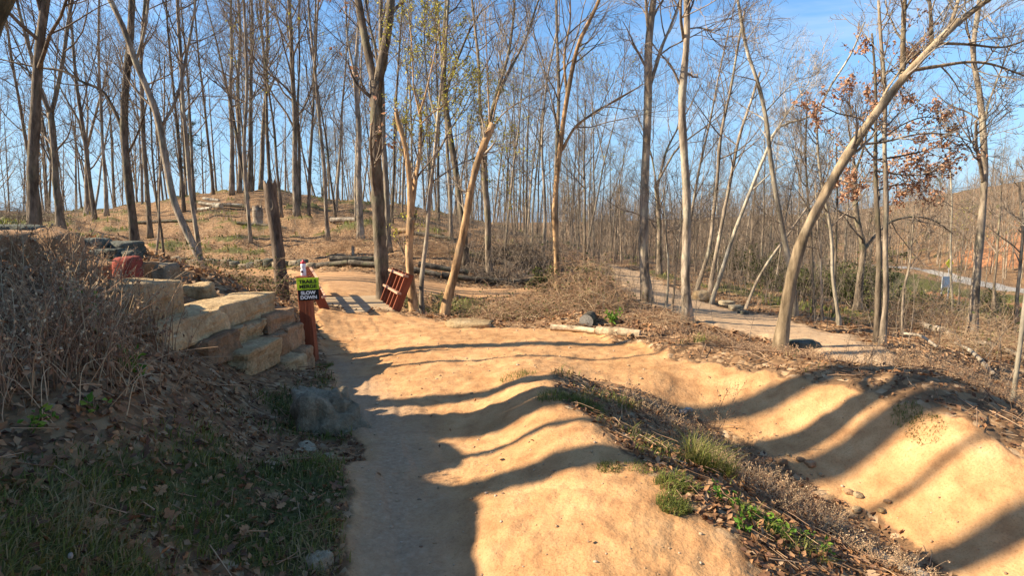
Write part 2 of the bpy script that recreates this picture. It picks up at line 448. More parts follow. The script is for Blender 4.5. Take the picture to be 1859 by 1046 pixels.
def bark(name, c_dark, c_light, rough_scale=1.0, lichen=None, zs=0.25):
    m, nt, b = new_mat(name, 0.9, 0.15)
    tc = nd(nt, 'ShaderNodeTexCoord'); mp = nd(nt, 'ShaderNodeMapping')
    mp.inputs['Scale'].default_value = (1, 1, zs)
    nt.links.new(tc.outputs['Object'], mp.inputs['Vector'])
    n1 = nd(nt, 'ShaderNodeTexNoise', Scale=14.0 * rough_scale, Detail=5.0, Roughness=0.65)
    nt.links.new(mp.outputs[0], n1.inputs['Vector'])
    n2 = nd(nt, 'ShaderNodeTexNoise', Scale=1.6, Detail=3.0)
    nt.links.new(tc.outputs['Object'], n2.inputs['Vector'])
    r1 = ramp(nt, [(0.32, c_dark), (0.68, c_light)])
    nt.links.new(n1.outputs['Fac'], r1.inputs['Fac'])
    oi = nd(nt, 'ShaderNodeObjectInfo')
    col = mixc(nt, math_n(nt, 'MULTIPLY', n2.outputs['Fac'], 0.7), r1.outputs['Color'], tuple(0.5 * (x + y) for x, y in zip(c_dark, c_light)))
    if lichen:
        r2 = ramp(nt, [(0.52, (0, 0, 0)), (0.68, (1, 1, 1))])
        nt.links.new(n2.outputs['Fac'], r2.inputs['Fac'])
        col = mixc(nt, math_n(nt, 'MULTIPLY', r2.outputs['Color'], 0.7), col, lichen)
    n4 = nd(nt, 'ShaderNodeTexNoise', Scale=5.0 * rough_scale, Detail=6.0, Roughness=0.7); nt.links.new(mp.outputs[0], n4.inputs['Vector'])
    r4 = ramp(nt, [(0.38, (0.42, 0.41, 0.40)), (0.62, (1.4, 1.4, 1.4))]); nt.links.new(n4.outputs['Fac'], r4.inputs['Fac'])
    col = mixc(nt, 1.0, col, r4.outputs['Color'], 'MULTIPLY')
    br = math_n(nt, 'ADD', math_n(nt, 'MULTIPLY', oi.outputs['Random'], 0.5), 0.75)
    hsv = nd(nt, 'ShaderNodeHueSaturation'); nt.links.new(col, hsv.inputs['Color']); nt.links.new(br, hsv.inputs['Value'])
    nt.links.new(hsv.outputs[0], b.inputs['Base Color'])
    bp = nd(nt, 'ShaderNodeBump', Strength=0.7, Distance=0.03); nt.links.new(n1.outputs['Fac'], bp.inputs['Height'])
    nt.links.new(bp.outputs[0], b.inputs['Normal'])
    return m

M = {}
M['bark'] = bark('grey_brown_bark', (0.13, 0.098, 0.068), (0.39, 0.31, 0.225), lichen=(0.33, 0.31, 0.22))
M['bark_tawny'] = bark('tawny_bark', (0.15, 0.105, 0.062), (0.37, 0.275, 0.17), lichen=(0.40, 0.33, 0.22), rough_scale=.7)
M['bark_dark'] = bark('dark_bark', (0.08, 0.06, 0.042), (0.26, 0.20, 0.14), lichen=(0.15, 0.15, 0.08))
M['bark_pale'] = bark('pale_bark', (0.20, 0.165, 0.115), (0.48, 0.41, 0.30), lichen=(0.52, 0.47, 0.37), rough_scale=.6)
M['bark_tan'] = bark('stripped_tan_bark', (0.20, 0.115, 0.055), (0.48, 0.30, 0.15), lichen=(0.17, 0.135, 0.09))
M['bark_snag'] = bark('weathered_snag_bark', (0.06, 0.042, 0.03), (0.20, 0.145, 0.10), lichen=(0.10, 0.07, 0.05))
M['twig'] = bark('twig_bark', (0.13, 0.098, 0.07), (0.29, 0.225, 0.165))
M['twig_far'] = bark('far_twig_bark', (0.19, 0.142, 0.098), (0.36, 0.28, 0.20))
M['twig_pale'] = bark('pale_twig_bark', (0.25, 0.20, 0.15), (0.44, 0.37, 0.28))
M['log'] = bark('log_bark', (0.15, 0.12, 0.09), (0.42, 0.35, 0.26), zs=1)
M['log_tan'] = bark('barkless_tan_log', (0.30, 0.215, 0.13), (0.54, 0.41, 0.26), zs=1)
M['log_dark'] = bark('old_log_bark', (0.05, 0.04, 0.03), (0.19, 0.155, 0.11), lichen=(0.09, 0.10, 0.04), zs=1)

def tint_mat(name, stops, rough=0.75, translucent=0.0, noise=None):
    m, nt, b = new_mat(name, rough, 0.2)
    at = nd(nt, 'ShaderNodeAttribute'); at.attribute_name = 'tint'
    r = ramp(nt, stops); nt.links.new(at.outputs['Fac'], r.inputs['Fac'])
    col = r.outputs['Color']
    if noise:
        tc = nd(nt, 'ShaderNodeTexCoord'); n1 = nd(nt, 'ShaderNodeTexNoise', Scale=noise, Detail=4.0)
        nt.links.new(tc.outputs['Object'], n1.inputs['Vector'])
        r2 = ramp(nt, [(0.3, (0.6, 0.6, 0.6)), (0.7, (1.2, 1.2, 1.2))]); nt.links.new(n1.outputs['Fac'], r2.inputs['Fac'])
        col = mixc(nt, 1.0, col, r2.outputs['Color'], 'MULTIPLY')
    nt.links.new(col, b.inputs['Base Color'])
    if translucent:
        tr = nd(nt, 'ShaderNodeBsdfTranslucent'); nt.links.new(col, tr.inputs['Color'])
        mx = nd(nt, 'ShaderNodeMixShader'); mx.inputs[0].default_value = translucent
        out = nt.nodes['Material Output']
        nt.links.new(b.outputs[0], mx.inputs[1]); nt.links.new(tr.outputs[0], mx.inputs[2]); nt.links.new(mx.outputs[0], out.inputs['Surface'])
    return m
M['leaf'] = tint_mat('dead_leaf', [(0, (0.09, 0.045, 0.028)), (0.3, (0.21, 0.105, 0.055)), (0.6, (0.34, 0.17, 0.075)), (0.85, (0.40, 0.225, 0.11)), (1, (0.44, 0.29, 0.17))], 0.7, 0.2, noise=30)
M['oak_leaf'] = tint_mat('clinging_oak_leaf', [(0, (0.28, 0.13, 0.08)), (0.5, (0.48, 0.25, 0.14)), (1, (0.62, 0.38, 0.23))], 0.6, 0.3)
M['bud'] = tint_mat('spring_leaf', [(0, (0.36, 0.34, 0.04)), (0.5, (0.52, 0.48, 0.07)), (1, (0.66, 0.57, 0.12))], 0.6, 0.4)
M['red_bud'] = tint_mat('red_bud', [(0, (0.25, 0.08, 0.06)), (1, (0.38, 0.16, 0.12))], 0.6, 0.3)
M['grass'] = tint_mat('grass_blade', [(0, (0.05, 0.055, 0.014)), (0.4, (0.10, 0.115, 0.024)), (0.7, (0.18, 0.195, 0.035)), (0.85, (0.24, 0.19, 0.07)), (1, (0.36, 0.26, 0.13))], 0.6, 0.3)
M['weed_leaf'] = tint_mat('green_weed_leaf', [(0, (0.06, 0.15, 0.02)), (0.6, (0.14, 0.27, 0.03)), (1, (0.30, 0.38, 0.06))], 0.5, 0.4)
M['straw'] = tint_mat('dry_stalk', [(0, (0.19, 0.105, 0.06)), (0.35, (0.36, 0.215, 0.125)), (0.7, (0.52, 0.34, 0.195)), (1, (0.66, 0.50, 0.30))], 0.8, 0.15)
M['needle'] = tint_mat('evergreen_needle', [(0, (0.03, 0.045, 0.02)), (0.6, (0.075, 0.095, 0.04)), (1, (0.13, 0.14, 0.06))], 0.7, 0.2)
M['shrub'] = tint_mat('green_shrub_leaf', [(0, (0.04, 0.05, 0.015)), (0.6, (0.10, 0.115, 0.03)), (1, (0.18, 0.17, 0.06))], 0.7, 0.3)

def stone_mat(name, cols, scale=3.0, stain=(0.12, 0.10, 0.07)):
    m, nt, b = new_mat(name, 0.92, 0.15)
    tc = nd(nt, 'ShaderNodeTexCoord')
    n1 = nd(nt, 'ShaderNodeTexNoise', Scale=scale, Detail=8.0, Roughness=0.62)
    n2 = nd(nt, 'ShaderNodeTexNoise', Scale=scale * 9, Detail=6.0, Roughness=0.7)
    mp = nd(nt, 'ShaderNodeMapping'); mp.inputs['Scale'].default_value = (4, 4, 0.9)
    n3 = nd(nt, 'ShaderNodeTexNoise', Scale=2.2, Detail=5.0)
    oi = nd(nt, 'ShaderNodeObjectInfo')
    off = nd(nt, 'ShaderNodeVectorMath', operation='ADD')
    nt.links.new(tc.outputs['Object'], off.inputs[0])
    cmb = nd(nt, 'ShaderNodeCombineXYZ'); nt.links.new(math_n(nt, 'MULTIPLY', oi.outputs['Random'], 37.0), cmb.inputs[0])
    nt.links.new(cmb.outputs[0], off.inputs[1])
    nt.links.new(off.outputs[0], n1.inputs['Vector']); nt.links.new(off.outputs[0], n2.inputs['Vector'])
    nt.links.new(off.outputs[0], mp.inputs['Vector']); nt.links.new(mp.outputs[0], n3.inputs['Vector'])
    r = ramp(nt, [(0.25 + 0.5 * i / (len(cols) - 1), c) for i, c in enumerate(cols)]); nt.links.new(n1.outputs['Fac'], r.inputs['Fac'])
    r3 = ramp(nt, [(0.52, (0, 0, 0)), (0.75, (1, 1, 1))]); nt.links.new(n3.outputs['Fac'], r3.inputs['Fac'])
    col = mixc(nt, math_n(nt, 'MULTIPLY', r3.outputs['Color'], 0.75), r.outputs['Color'], stain)
    rr = ramp(nt, [(0.3, (0.65, 0.65, 0.65)), (0.7, (1.2, 1.2, 1.2))]); nt.links.new(n2.outputs['Fac'], rr.inputs['Fac'])
    col = mixc(nt, 1.0, col, rr.outputs['Color'], 'MULTIPLY')
    hsv = nd(nt, 'ShaderNodeHueSaturation'); nt.links.new(col, hsv.inputs['Color'])
    nt.links.new(math_n(nt, 'ADD', math_n(nt, 'MULTIPLY', oi.outputs['Random'], 0.55), 0.72), hsv.inputs['Value'])
    nt.links.new(hsv.outputs[0], b.inputs['Base Color'])
    add = math_n(nt, 'ADD', n1.outputs['Fac'], math_n(nt, 'MULTIPLY', n2.outputs['Fac'], 0.4))
    bp = nd(nt, 'ShaderNodeBump', Strength=1.0, Distance=0.06); nt.links.new(add, bp.inputs['Height']); nt.links.new(bp.outputs[0], b.inputs['Normal'])
    return m
M['sandstone'] = stone_mat('tan_sandstone', [(0.26, 0.165, 0.08), (0.46, 0.315, 0.16), (0.56, 0.42, 0.25)], stain=(0.26, 0.145, 0.07))
M['sandstone_brown'] = stone_mat('brown_sandstone', [(0.20, 0.115, 0.055), (0.34, 0.20, 0.105), (0.42, 0.265, 0.145)])
M['greystone'] = stone_mat('grey_stone', [(0.19, 0.145, 0.09), (0.34, 0.27, 0.175), (0.47, 0.385, 0.265)], 5.0, (0.12, 0.10, 0.065))
M['redstone'] = stone_mat('red_sandstone', [(0.17, 0.040, 0.028), (0.24, 0.058, 0.04), (0.28, 0.085, 0.058)], stain=(0.25, 0.07, 0.04))
M['darkstone'] = stone_mat('dark_mossy_stone', [(0.06, 0.062, 0.05), (0.115, 0.115, 0.09), (0.17, 0.16, 0.125)], stain=(0.07, 0.075, 0.04))
M['palestone'] = stone_mat('pale_limestone', [(0.34, 0.29, 0.22), (0.46, 0.41, 0.33), (0.55, 0.50, 0.42)])

M['boulderstone'] = stone_mat('grey_tan_boulder', [(0.28, 0.205, 0.125), (0.42, 0.325, 0.205), (0.54, 0.43, 0.29)], 4.0, (0.17, 0.125, 0.075))

def wood_mat(name, c1, c2, scale=30.0, axis=(1, 12, 12)):
    m, nt, b = new_mat(name, 0.75, 0.25)
    tc = nd(nt, 'ShaderNodeTexCoord'); mp = nd(nt, 'ShaderNodeMapping'); mp.inputs['Scale'].default_value = axis
    nt.links.new(tc.outputs['Object'], mp.inputs['Vector'])
    n1 = nd(nt, 'ShaderNodeTexNoise', Scale=3.0, Detail=6.0, Roughness=0.6); nt.links.new(mp.outputs[0], n1.inputs['Vector'])
    r = ramp(nt, [(0.3, c1), (0.7, c2)]); nt.links.new(n1.outputs['Fac'], r.inputs['Fac'])
    oi = nd(nt, 'ShaderNodeObjectInfo')
    hsv = nd(nt, 'ShaderNodeHueSaturation'); nt.links.new(r.outputs['Color'], hsv.inputs['Color'])
    nt.links.new(math_n(nt, 'ADD', math_n(nt, 'MULTIPLY', oi.outputs['Random'], 0.4), 0.8), hsv.inputs['Value'])
    nt.links.new(hsv.outputs[0], b.inputs['Base Color'])
    bp = nd(nt, 'ShaderNodeBump', Strength=0.4, Distance=0.01); nt.links.new(n1.outputs['Fac'], bp.inputs['Height']); nt.links.new(bp.outputs[0], b.inputs['Normal'])
    return m
M['red_wood'] = wood_mat('red_stained_wood', (0.15, 0.036, 0.016), (0.29, 0.08, 0.033), axis=(10, 10, 1))
M['rail_cap'] = wood_mat('pinkish_rail_wood', (0.40, 0.20, 0.12), (0.55, 0.32, 0.21), axis=(10, 10, 1))  # rails paler and pinker than the red side boards
M['deck'] = wood_mat('worn_deck_wood', (0.30, 0.21, 0.12), (0.44, 0.32, 0.19), axis=(1, 12, 12))
M['cut_wood'] = wood_mat('cut_wood', (0.42, 0.30, 0.18), (0.62, 0.48, 0.32), axis=(6, 6, 6))
M['grey_cut'] = wood_mat('weathered_cut_wood', (0.14, 0.125, 0.10), (0.28, 0.25, 0.205), axis=(14, 14, 14))

def plain(name, c, rough=0.5, spec=0.3, dirt=0.25):
    m, nt, b = new_mat(name, rough, spec)
    tc = nd(nt, 'ShaderNodeTexCoord'); n1 = nd(nt, 'ShaderNodeTexNoise', Scale=22.0, Detail=5.0)
    nt.links.new(tc.outputs['Object'], n1.inputs['Vector'])
    r = ramp(nt, [(0.35, tuple(x * (1 - dirt) for x in c)), (0.65, c)]); nt.links.new(n1.outputs['Fac'], r.inputs['Fac'])
    nt.links.new(r.outputs['Color'], b.inputs['Base Color'])
    return m
M['sign_yellow'] = plain('sign_yellow_green', (0.55, 0.72, 0.03), 0.45)
M['sign_black'] = plain('sign_black', (0.012, 0.012, 0.014), 0.4)
M['ink_black'] = plain('ink_black', (0.01, 0.01, 0.01), 0.5)
M['ink_white'] = plain('ink_white', (0.68, 0.69, 0.70), 0.5, dirt=.1)
M['bottle'] = plain('bottle_white', (0.80, 0.70, 0.70), 0.35, 0.5, .06)
M['bottle_red'] = plain('bottle_red', (0.62, 0.02, 0.03), 0.35, 0.5, .1)
M['bottle_dark'] = plain('bottle_dark', (0.05, 0.02, 0.03), 0.35, 0.5, .1)
M['metal'] = plain('galvanised_metal', (0.42, 0.42, 0.42), 0.5, 0.5)
M['sign_white'] = plain('sign_white', (0.72, 0.73, 0.72), 0.4)
M['diamond'] = plain('sign_bright_yellow', (0.75, 0.70, 0.02), 0.4, dirt=.05)
M['roof'] = plain('dark_roof_shingle', (0.09, 0.085, 0.08), 0.9)
M['siding'] = plain('tan_siding', (0.40, 0.35, 0.28), 0.8)
M['window'] = plain('dark_window', (0.03, 0.035, 0.04), 0.15, 0.6)

# --- ground material: masks give where sand, gravel, grass, clay and asphalt lie
def ground_mat():
    m, nt, b = new_mat('ground_surface', 0.95, 0.12)
    tc = nd(nt, 'ShaderNodeTexCoord'); pos = tc.outputs['Object']
    def noise(s, d=4.0, r=0.55):
        n = nd(nt, 'ShaderNodeTexNoise', Scale=s, Detail=d, Roughness=r); nt.links.new(pos, n.inputs['Vector']); return n.outputs['Fac']
    def attr(nm):
        a = nd(nt, 'ShaderNodeAttribute'); a.attribute_name = nm
        s = nd(nt, 'ShaderNodeSeparateColor'); nt.links.new(a.outputs['Color'], s.inputs[0]); return s.outputs
    m1, m2 = attr('mask_one'), attr('mask_two')
    nf, nm_, nl = noise(26, 5, .65), noise(5, 5, .6), noise(0.9, 4, .55)
    def edge(mask, w=0.55):
        v = math_n(nt, 'ADD', mask, math_n(nt, 'MULTIPLY', math_n(nt, 'SUBTRACT', nf, 0.5), w))
        r = ramp(nt, [(0.36, (0, 0, 0)), (0.64, (1, 1, 1))]); nt.links.new(v, r.inputs['Fac']); return r.outputs['Color']
    # leaf litter
    vo = nd(nt, 'ShaderNodeTexVoronoi', Scale=15.0, Randomness=1.0); nt.links.new(pos, vo.inputs['Vector'])
    vs = nd(nt, 'ShaderNodeSeparateColor'); nt.links.new(vo.outputs['Color'], vs.inputs[0])
    rl = ramp(nt, [(0, (0.08, 0.046, 0.025)), (0.3, (0.17, 0.095, 0.048)), (0.6, (0.29, 0.165, 0.08)), (0.85, (0.38, 0.235, 0.12)), (1, (0.46, 0.33, 0.2))])
    nt.links.new(vs.outputs[0], rl.inputs['Fac'])
    litter = mixc(nt, math_n(nt, 'MULTIPLY', nl, 0.6), rl.outputs['Color'], (0.22, 0.125, 0.06))
    rsoil = ramp(nt, [(0.44, (0, 0, 0)), (0.62, (1, 1, 1))]); nt.links.new(nm_, rsoil.inputs['Fac'])
    litter = mixc(nt, math_n(nt, 'MULTIPLY', rsoil.outputs['Color'], 0.4), litter, (0.10, 0.062, 0.035))
    # grass
    rg = ramp(nt, [(0.3, (0.05, 0.045, 0.018)), (0.55, (0.09, 0.095, 0.026)), (0.75, (0.17, 0.14, 0.055))]); nt.links.new(nf, rg.inputs['Fac'])
    grass = mixc(nt, math_n(nt, 'MULTIPLY', nl, 0.5), rg.outputs['Color'], (0.11, 0.09, 0.035))
    col = mixc(nt, edge(m1[2], 0.8), litter, grass)
    # red clay
    rc = ramp(nt, [(0.3, (0.30, 0.12, 0.05)), (0.6, (0.44, 0.20, 0.09)), (0.8, (0.46, 0.30, 0.17))]); nt.links.new(nm_, rc.inputs['Fac'])
    col = mixc(nt, edge(m2[0], 0.7), col, rc.outputs['Color'])
    # sand
    rs = ramp(nt, [(0.25, (0.31, 0.16, 0.072)), (0.42, (0.43, 0.236, 0.108)), (0.55, (0.50, 0.285, 0.132)), (0.74, (0.57, 0.35, 0.175))]); nt.links.new(nm_, rs.inputs['Fac'])
    rs2 = ramp(nt, [(0.35, (0.80, 0.76, 0.70)), (0.65, (1.08, 1.06, 1.03))]); nt.links.new(nl, rs2.inputs['Fac'])
    sand = mixc(nt, 1.0, rs.outputs['Color'], rs2.outputs['Color'], 'MULTIPLY')
    rs3 = ramp(nt, [(0.30, (0.66, 0.61, 0.55)), (0.5, (1, 1, 1))]); nt.links.new(noise(70, 3, .7), rs3.inputs['Fac'])
    sand = mixc(nt, 0.8, sand, rs3.outputs['Color'], 'MULTIPLY')
    vp = nd(nt, 'ShaderNodeTexVoronoi', Scale=34.0); nt.links.new(pos, vp.inputs['Vector'])
    rp = ramp(nt, [(0.05, (1, 1, 1)), (0.13, (0, 0, 0))]); nt.links.new(vp.outputs['Distance'], rp.inputs['Fac'])
    vps = nd(nt, 'ShaderNodeSeparateColor'); nt.links.new(vp.outputs['Color'], vps.inputs[0])
    pk = math_n(nt, 'MULTIPLY', rp.outputs['Color'], math_n(nt, 'GREATER_THAN', vps.outputs[1], 0.72))
    sand = mixc(nt, math_n(nt, 'MULTIPLY', pk, 0.6), sand, (0.24, 0.15, 0.085))
    # greyer trodden gravel on the near path
    rgv = ramp(nt, [(0.3, (0.20, 0.135, 0.085)), (0.55, (0.34, 0.235, 0.15)), (0.75, (0.47, 0.345, 0.235))]); nt.links.new(nf, rgv.inputs['Fac'])
    trod = mixc(nt, math_n(nt, 'MULTIPLY', nl, 0.5), rgv.outputs['Color'], (0.36, 0.23, 0.13))
    sand = mixc(nt, math_n(nt, 'MULTIPLY', m2[2], 0.8), sand, trod)
    col = mixc(nt, edge(m1[0], 0.5), col, sand)
    # pinkish gravel trail
    rgr = ramp(nt, [(0.3, (0.33, 0.21, 0.115)), (0.7, (0.52, 0.36, 0.215))]); nt.links.new(nf, rgr.inputs['Fac'])
    grav = mixc(nt, math_n(nt, 'MULTIPLY', rsoil.outputs['Color'], 0.35), rgr.outputs['Color'], (0.36, 0.22, 0.125))
    col = mixc(nt, edge(m1[1], 0.6), col, grav)
    # asphalt
    ra = ramp(nt, [(0.3, (0.30, 0.27, 0.23)), (0.7, (0.38, 0.345, 0.30))]); nt.links.new(nf, ra.inputs['Fac'])
    col = mixc(nt, edge(m2[1], 0.2), col, ra.outputs['Color'])
    nt.links.new(col, b.inputs['Base Color'])
    hs = math_n(nt, 'ADD', math_n(nt, 'MULTIPLY', nf, 0.6), nm_)
    hl = math_n(nt, 'ADD', hs, math_n(nt, 'MULTIPLY', math_n(nt, 'MULTIPLY', vo.outputs['Distance'], -1.0), math_n(nt, 'SUBTRACT', 1.0, math_n(nt, 'MAXIMUM', m1[0], m1[1]))))
    bp = nd(nt, 'ShaderNodeBump', Strength=0.75, Distance=0.026); nt.links.new(hl, bp.inputs['Height']); nt.links.new(bp.outputs[0], b.inputs['Normal'])
    return m
M['ground'] = ground_mat()

# ------------------------------------------------------------------ the ground, split into ground, trails and road
nR, nT = GX.shape
V = np.stack([GX.ravel(), GY.ravel(), GZ.ravel()], -1)
V = np.concatenate([V, [[0, 0, GZ[0].mean()]]])
idx = np.arange(nR * nT).reshape(nR, nT)
a = idx[:-1, :]; bq = np.roll(a, -1, 1); c = idx[1:, :]; dq = np.roll(c, -1, 1)
Q = np.stack([a, bq, dq, c], -1).reshape(-1, 4)
Tt = np.stack([np.full(nT, nR * nT), np.roll(idx[0], -1), idx[0]], -1)
mk1 = np.stack([np.maximum(m_sand, 0), m_grav, m_grass, np.ones_like(gx)], -1)
mk1[:, 0] = np.maximum(mk1[:, 0], m_hill)
mk2 = np.stack([m_clay, m_road, m_pathg + 0.3 * m_hill, np.ones_like(gx)], -1)
mk1 = np.concatenate([mk1, mk1[:1]]); mk2 = np.concatenate([mk2, mk2[:1]])
# smooth normals of the whole sheet, kept on the pieces so no seam shows
fn = np.cross(V[Q[:, 2]] - V[Q[:, 0]], V[Q[:, 3]] - V[Q[:, 1]])
VN = np.zeros_like(V)
for k in range(4): np.add.at(VN, Q[:, k], fn)
VN[-1] = (0, 0, 1)
VN /= np.linalg.norm(VN, axis=1, keepdims=True) + 1e-12
VN[VN[:, 2] < 0] *= -1
zone = np.zeros(len(V), int)
zone[:-1] = np.select([m_road > .5, m_grav > .5, m_hill > .5, m_sand > .5], [4, 3, 2, 1], 0)
zone[-1] = 1
qz = np.round(np.median(zone[Q], axis=1)).astype(int); tz = np.ones(len(Tt), int)
def piece(name, z):
    q = Q[qz == z]; t = Tt[tz == z]
    used = np.unique(np.concatenate([q.ravel(), t.ravel()])); remap = np.full(len(V), -1); remap[used] = np.arange(len(used))
    me = np_mesh(name, V[used], remap[q], remap[t] if len(t) else None)
    for nm, mk in (('mask_one', mk1), ('mask_two', mk2)):
        at = me.attributes.new(nm, 'FLOAT_COLOR', 'POINT'); at.data.foreach_set('color', mk[used].astype(np.float32).ravel())
    me.normals_split_custom_set_from_vertices(VN[used].tolist())
    o = link_mesh(name, me, M['ground']); o['kind'] = 'structure'
    return o
GROUND = piece('ground', 0)
SANDTRAIL = piece('dirt_trail', 1)
piece('hillside_path', 2)
piece('gravel_path', 3)
piece('road', 4)
# ------------------------------------------------------------------ trees
def unit(v): return v / (np.linalg.norm(v, axis=-1, keepdims=True) + 1e-9)

def smooth_line(pts, n):
    pts = np.asarray(pts, float)
    d = np.concatenate([[0], np.cumsum(np.linalg.norm(np.diff(pts, axis=0), axis=1))])
    t = np.linspace(0, d[-1], n)
    m = np.gradient(pts, d, axis=0) if len(pts) > 2 else np.repeat((pts[1] - pts[0])[None] / d[-1], 2, 0)
    out = np.empty((n, 3)); k = np.clip(np.searchsorted(d, t, 'right') - 1, 0, len(pts) - 2)
    h = (d[k + 1] - d[k])[:, None]; s = ((t - d[k])[:, None]) / h
    h00 = 2*s**3 - 3*s**2 + 1; h10 = s**3 - 2*s**2 + s; h01 = -2*s**3 + 3*s**2; h11 = s**3 - s**2
    return h00 * pts[k] + h10 * h * m[k] + h01 * pts[k + 1] + h11 * h * m[k + 1]

def grow(g, PP, RR, per, t0, t1, ang, ang_sd, length, n, up, wob, rfac, rmin, taper=1.0):
    """children of every parent line: per pieces each, between t0 and t1 along it"""
    B, m, _ = PP.shape
    if B == 0: return np.zeros((0, n, 3)), np.zeros((0, n))
    t = t0 + (t1 - t0) * (np.arange(per)[None, :] + g.random((B, per))) / per
    f = t * (m - 1); i = np.clip(f.astype(int), 0, m - 2); w = (f - i)[..., None]
    bi = np.arange(B)[:, None]
    p = PP[bi, i] * (1 - w) + PP[bi, i + 1] * w
    T = unit(PP[bi, i + 1] - PP[bi, i])
    r = RR[bi, i] * (1 - w[..., 0]) + RR[bi, i + 1] * w[..., 0]
    az = g.random((B, per)) * 6.283
    ref = np.where(np.abs(T[..., 2:3]) < 0.9, np.array([0, 0, 1.0]), np.array([1.0, 0, 0]))
    N = unit(np.cross(T, ref)); U = np.cross(T, N)
    a = np.radians(ang + ang_sd * g.standard_normal((B, per)))[..., None]
    d = np.cos(a) * T + np.sin(a) * (np.cos(az)[..., None] * N + np.sin(az)[..., None] * U)
    L = np.broadcast_to(np.asarray(length, float).reshape(-1, 1) if np.ndim(length) else length, (B, per))
    L = L * (1.15 - 0.65 * (t - t0) / max(t1 - t0, 1e-6) * taper) * (0.65 + 0.7 * g.random((B, per)))
    p = p.reshape(-1, 3); d = d.reshape(-1, 3); L = L.ravel(); r = r.ravel()
    out = np.empty((len(p), n, 3)); out[:, 0] = p
    for s in range(1, n):
        d = unit(d + wob * g.standard_normal(d.shape) + np.array([0, 0, up]))
        out[:, s] = out[:, s - 1] + d * (L / (n - 1))[:, None]
    rs = np.clip(r * rfac, rmin, None)
    R = rs[:, None] * (1 - 0.82 * np.linspace(0, 1, n)[None, :]) ; R = np.maximum(R, rmin * 0.6)
    return out, R

def lengths(PP): return np.linalg.norm(np.diff(PP, axis=1), axis=2).sum(1)

def leaves_on(g, mb, PP, count, size, droop=0.6, cluster=1):
    """small curled leaves hung along the given twigs"""
    B, m, _ = PP.shape
    if B == 0: return
    b = g.integers(0, B, count); t = g.random(count) * (m - 1.001); i = t.astype(int); w = (t - i)[:, None]
    p = PP[b, i] * (1 - w) + PP[b, i + 1] * w + g.normal(0, size * .5, (count, 3))
    leaf_batch(g, mb, p, size, np.array([0, 0, -droop]))

def leaf_batch(g, mb, p, size, bias, flat=None, tint=None):
    n = len(p)
    sz = size * (0.6 + 0.8 * g.random(n))[:, None]
    if flat is None:
        ax = unit(g.standard_normal((n, 3)) + bias); side = unit(np.cross(ax, g.standard_normal((n, 3))))
    else:
        nn = unit(flat + 0.45 * g.standard_normal((n, 3))); ax = unit(np.cross(nn, g.standard_normal((n, 3)))); side = np.cross(nn, ax)
    nor = np.cross(ax, side)
    c = (0.12 + 0.25 * g.random(n))[:, None]
    v = np.stack([p, p + sz * (.45 * ax + .30 * side + c * nor), p + sz * (.5 * ax), p + sz * (.45 * ax - .30 * side + c * nor), p + sz * (1.0 * ax + c * .6 * nor)], 1)
    o = np.arange(n)[:, None] * 5
    q = np.concatenate([o + [0, 2, 4, 1], o + [0, 3, 4, 2]])
    tt = np.repeat(g.random(n) if tint is None else tint, 5)
    mb.add(v.reshape(-1, 3), q, None, tt)

def root_flare(R, n, amount=0.55):
    t = np.linspace(0, 1, n)
    return R * (1 + amount * np.exp(-t * n * 0.9))

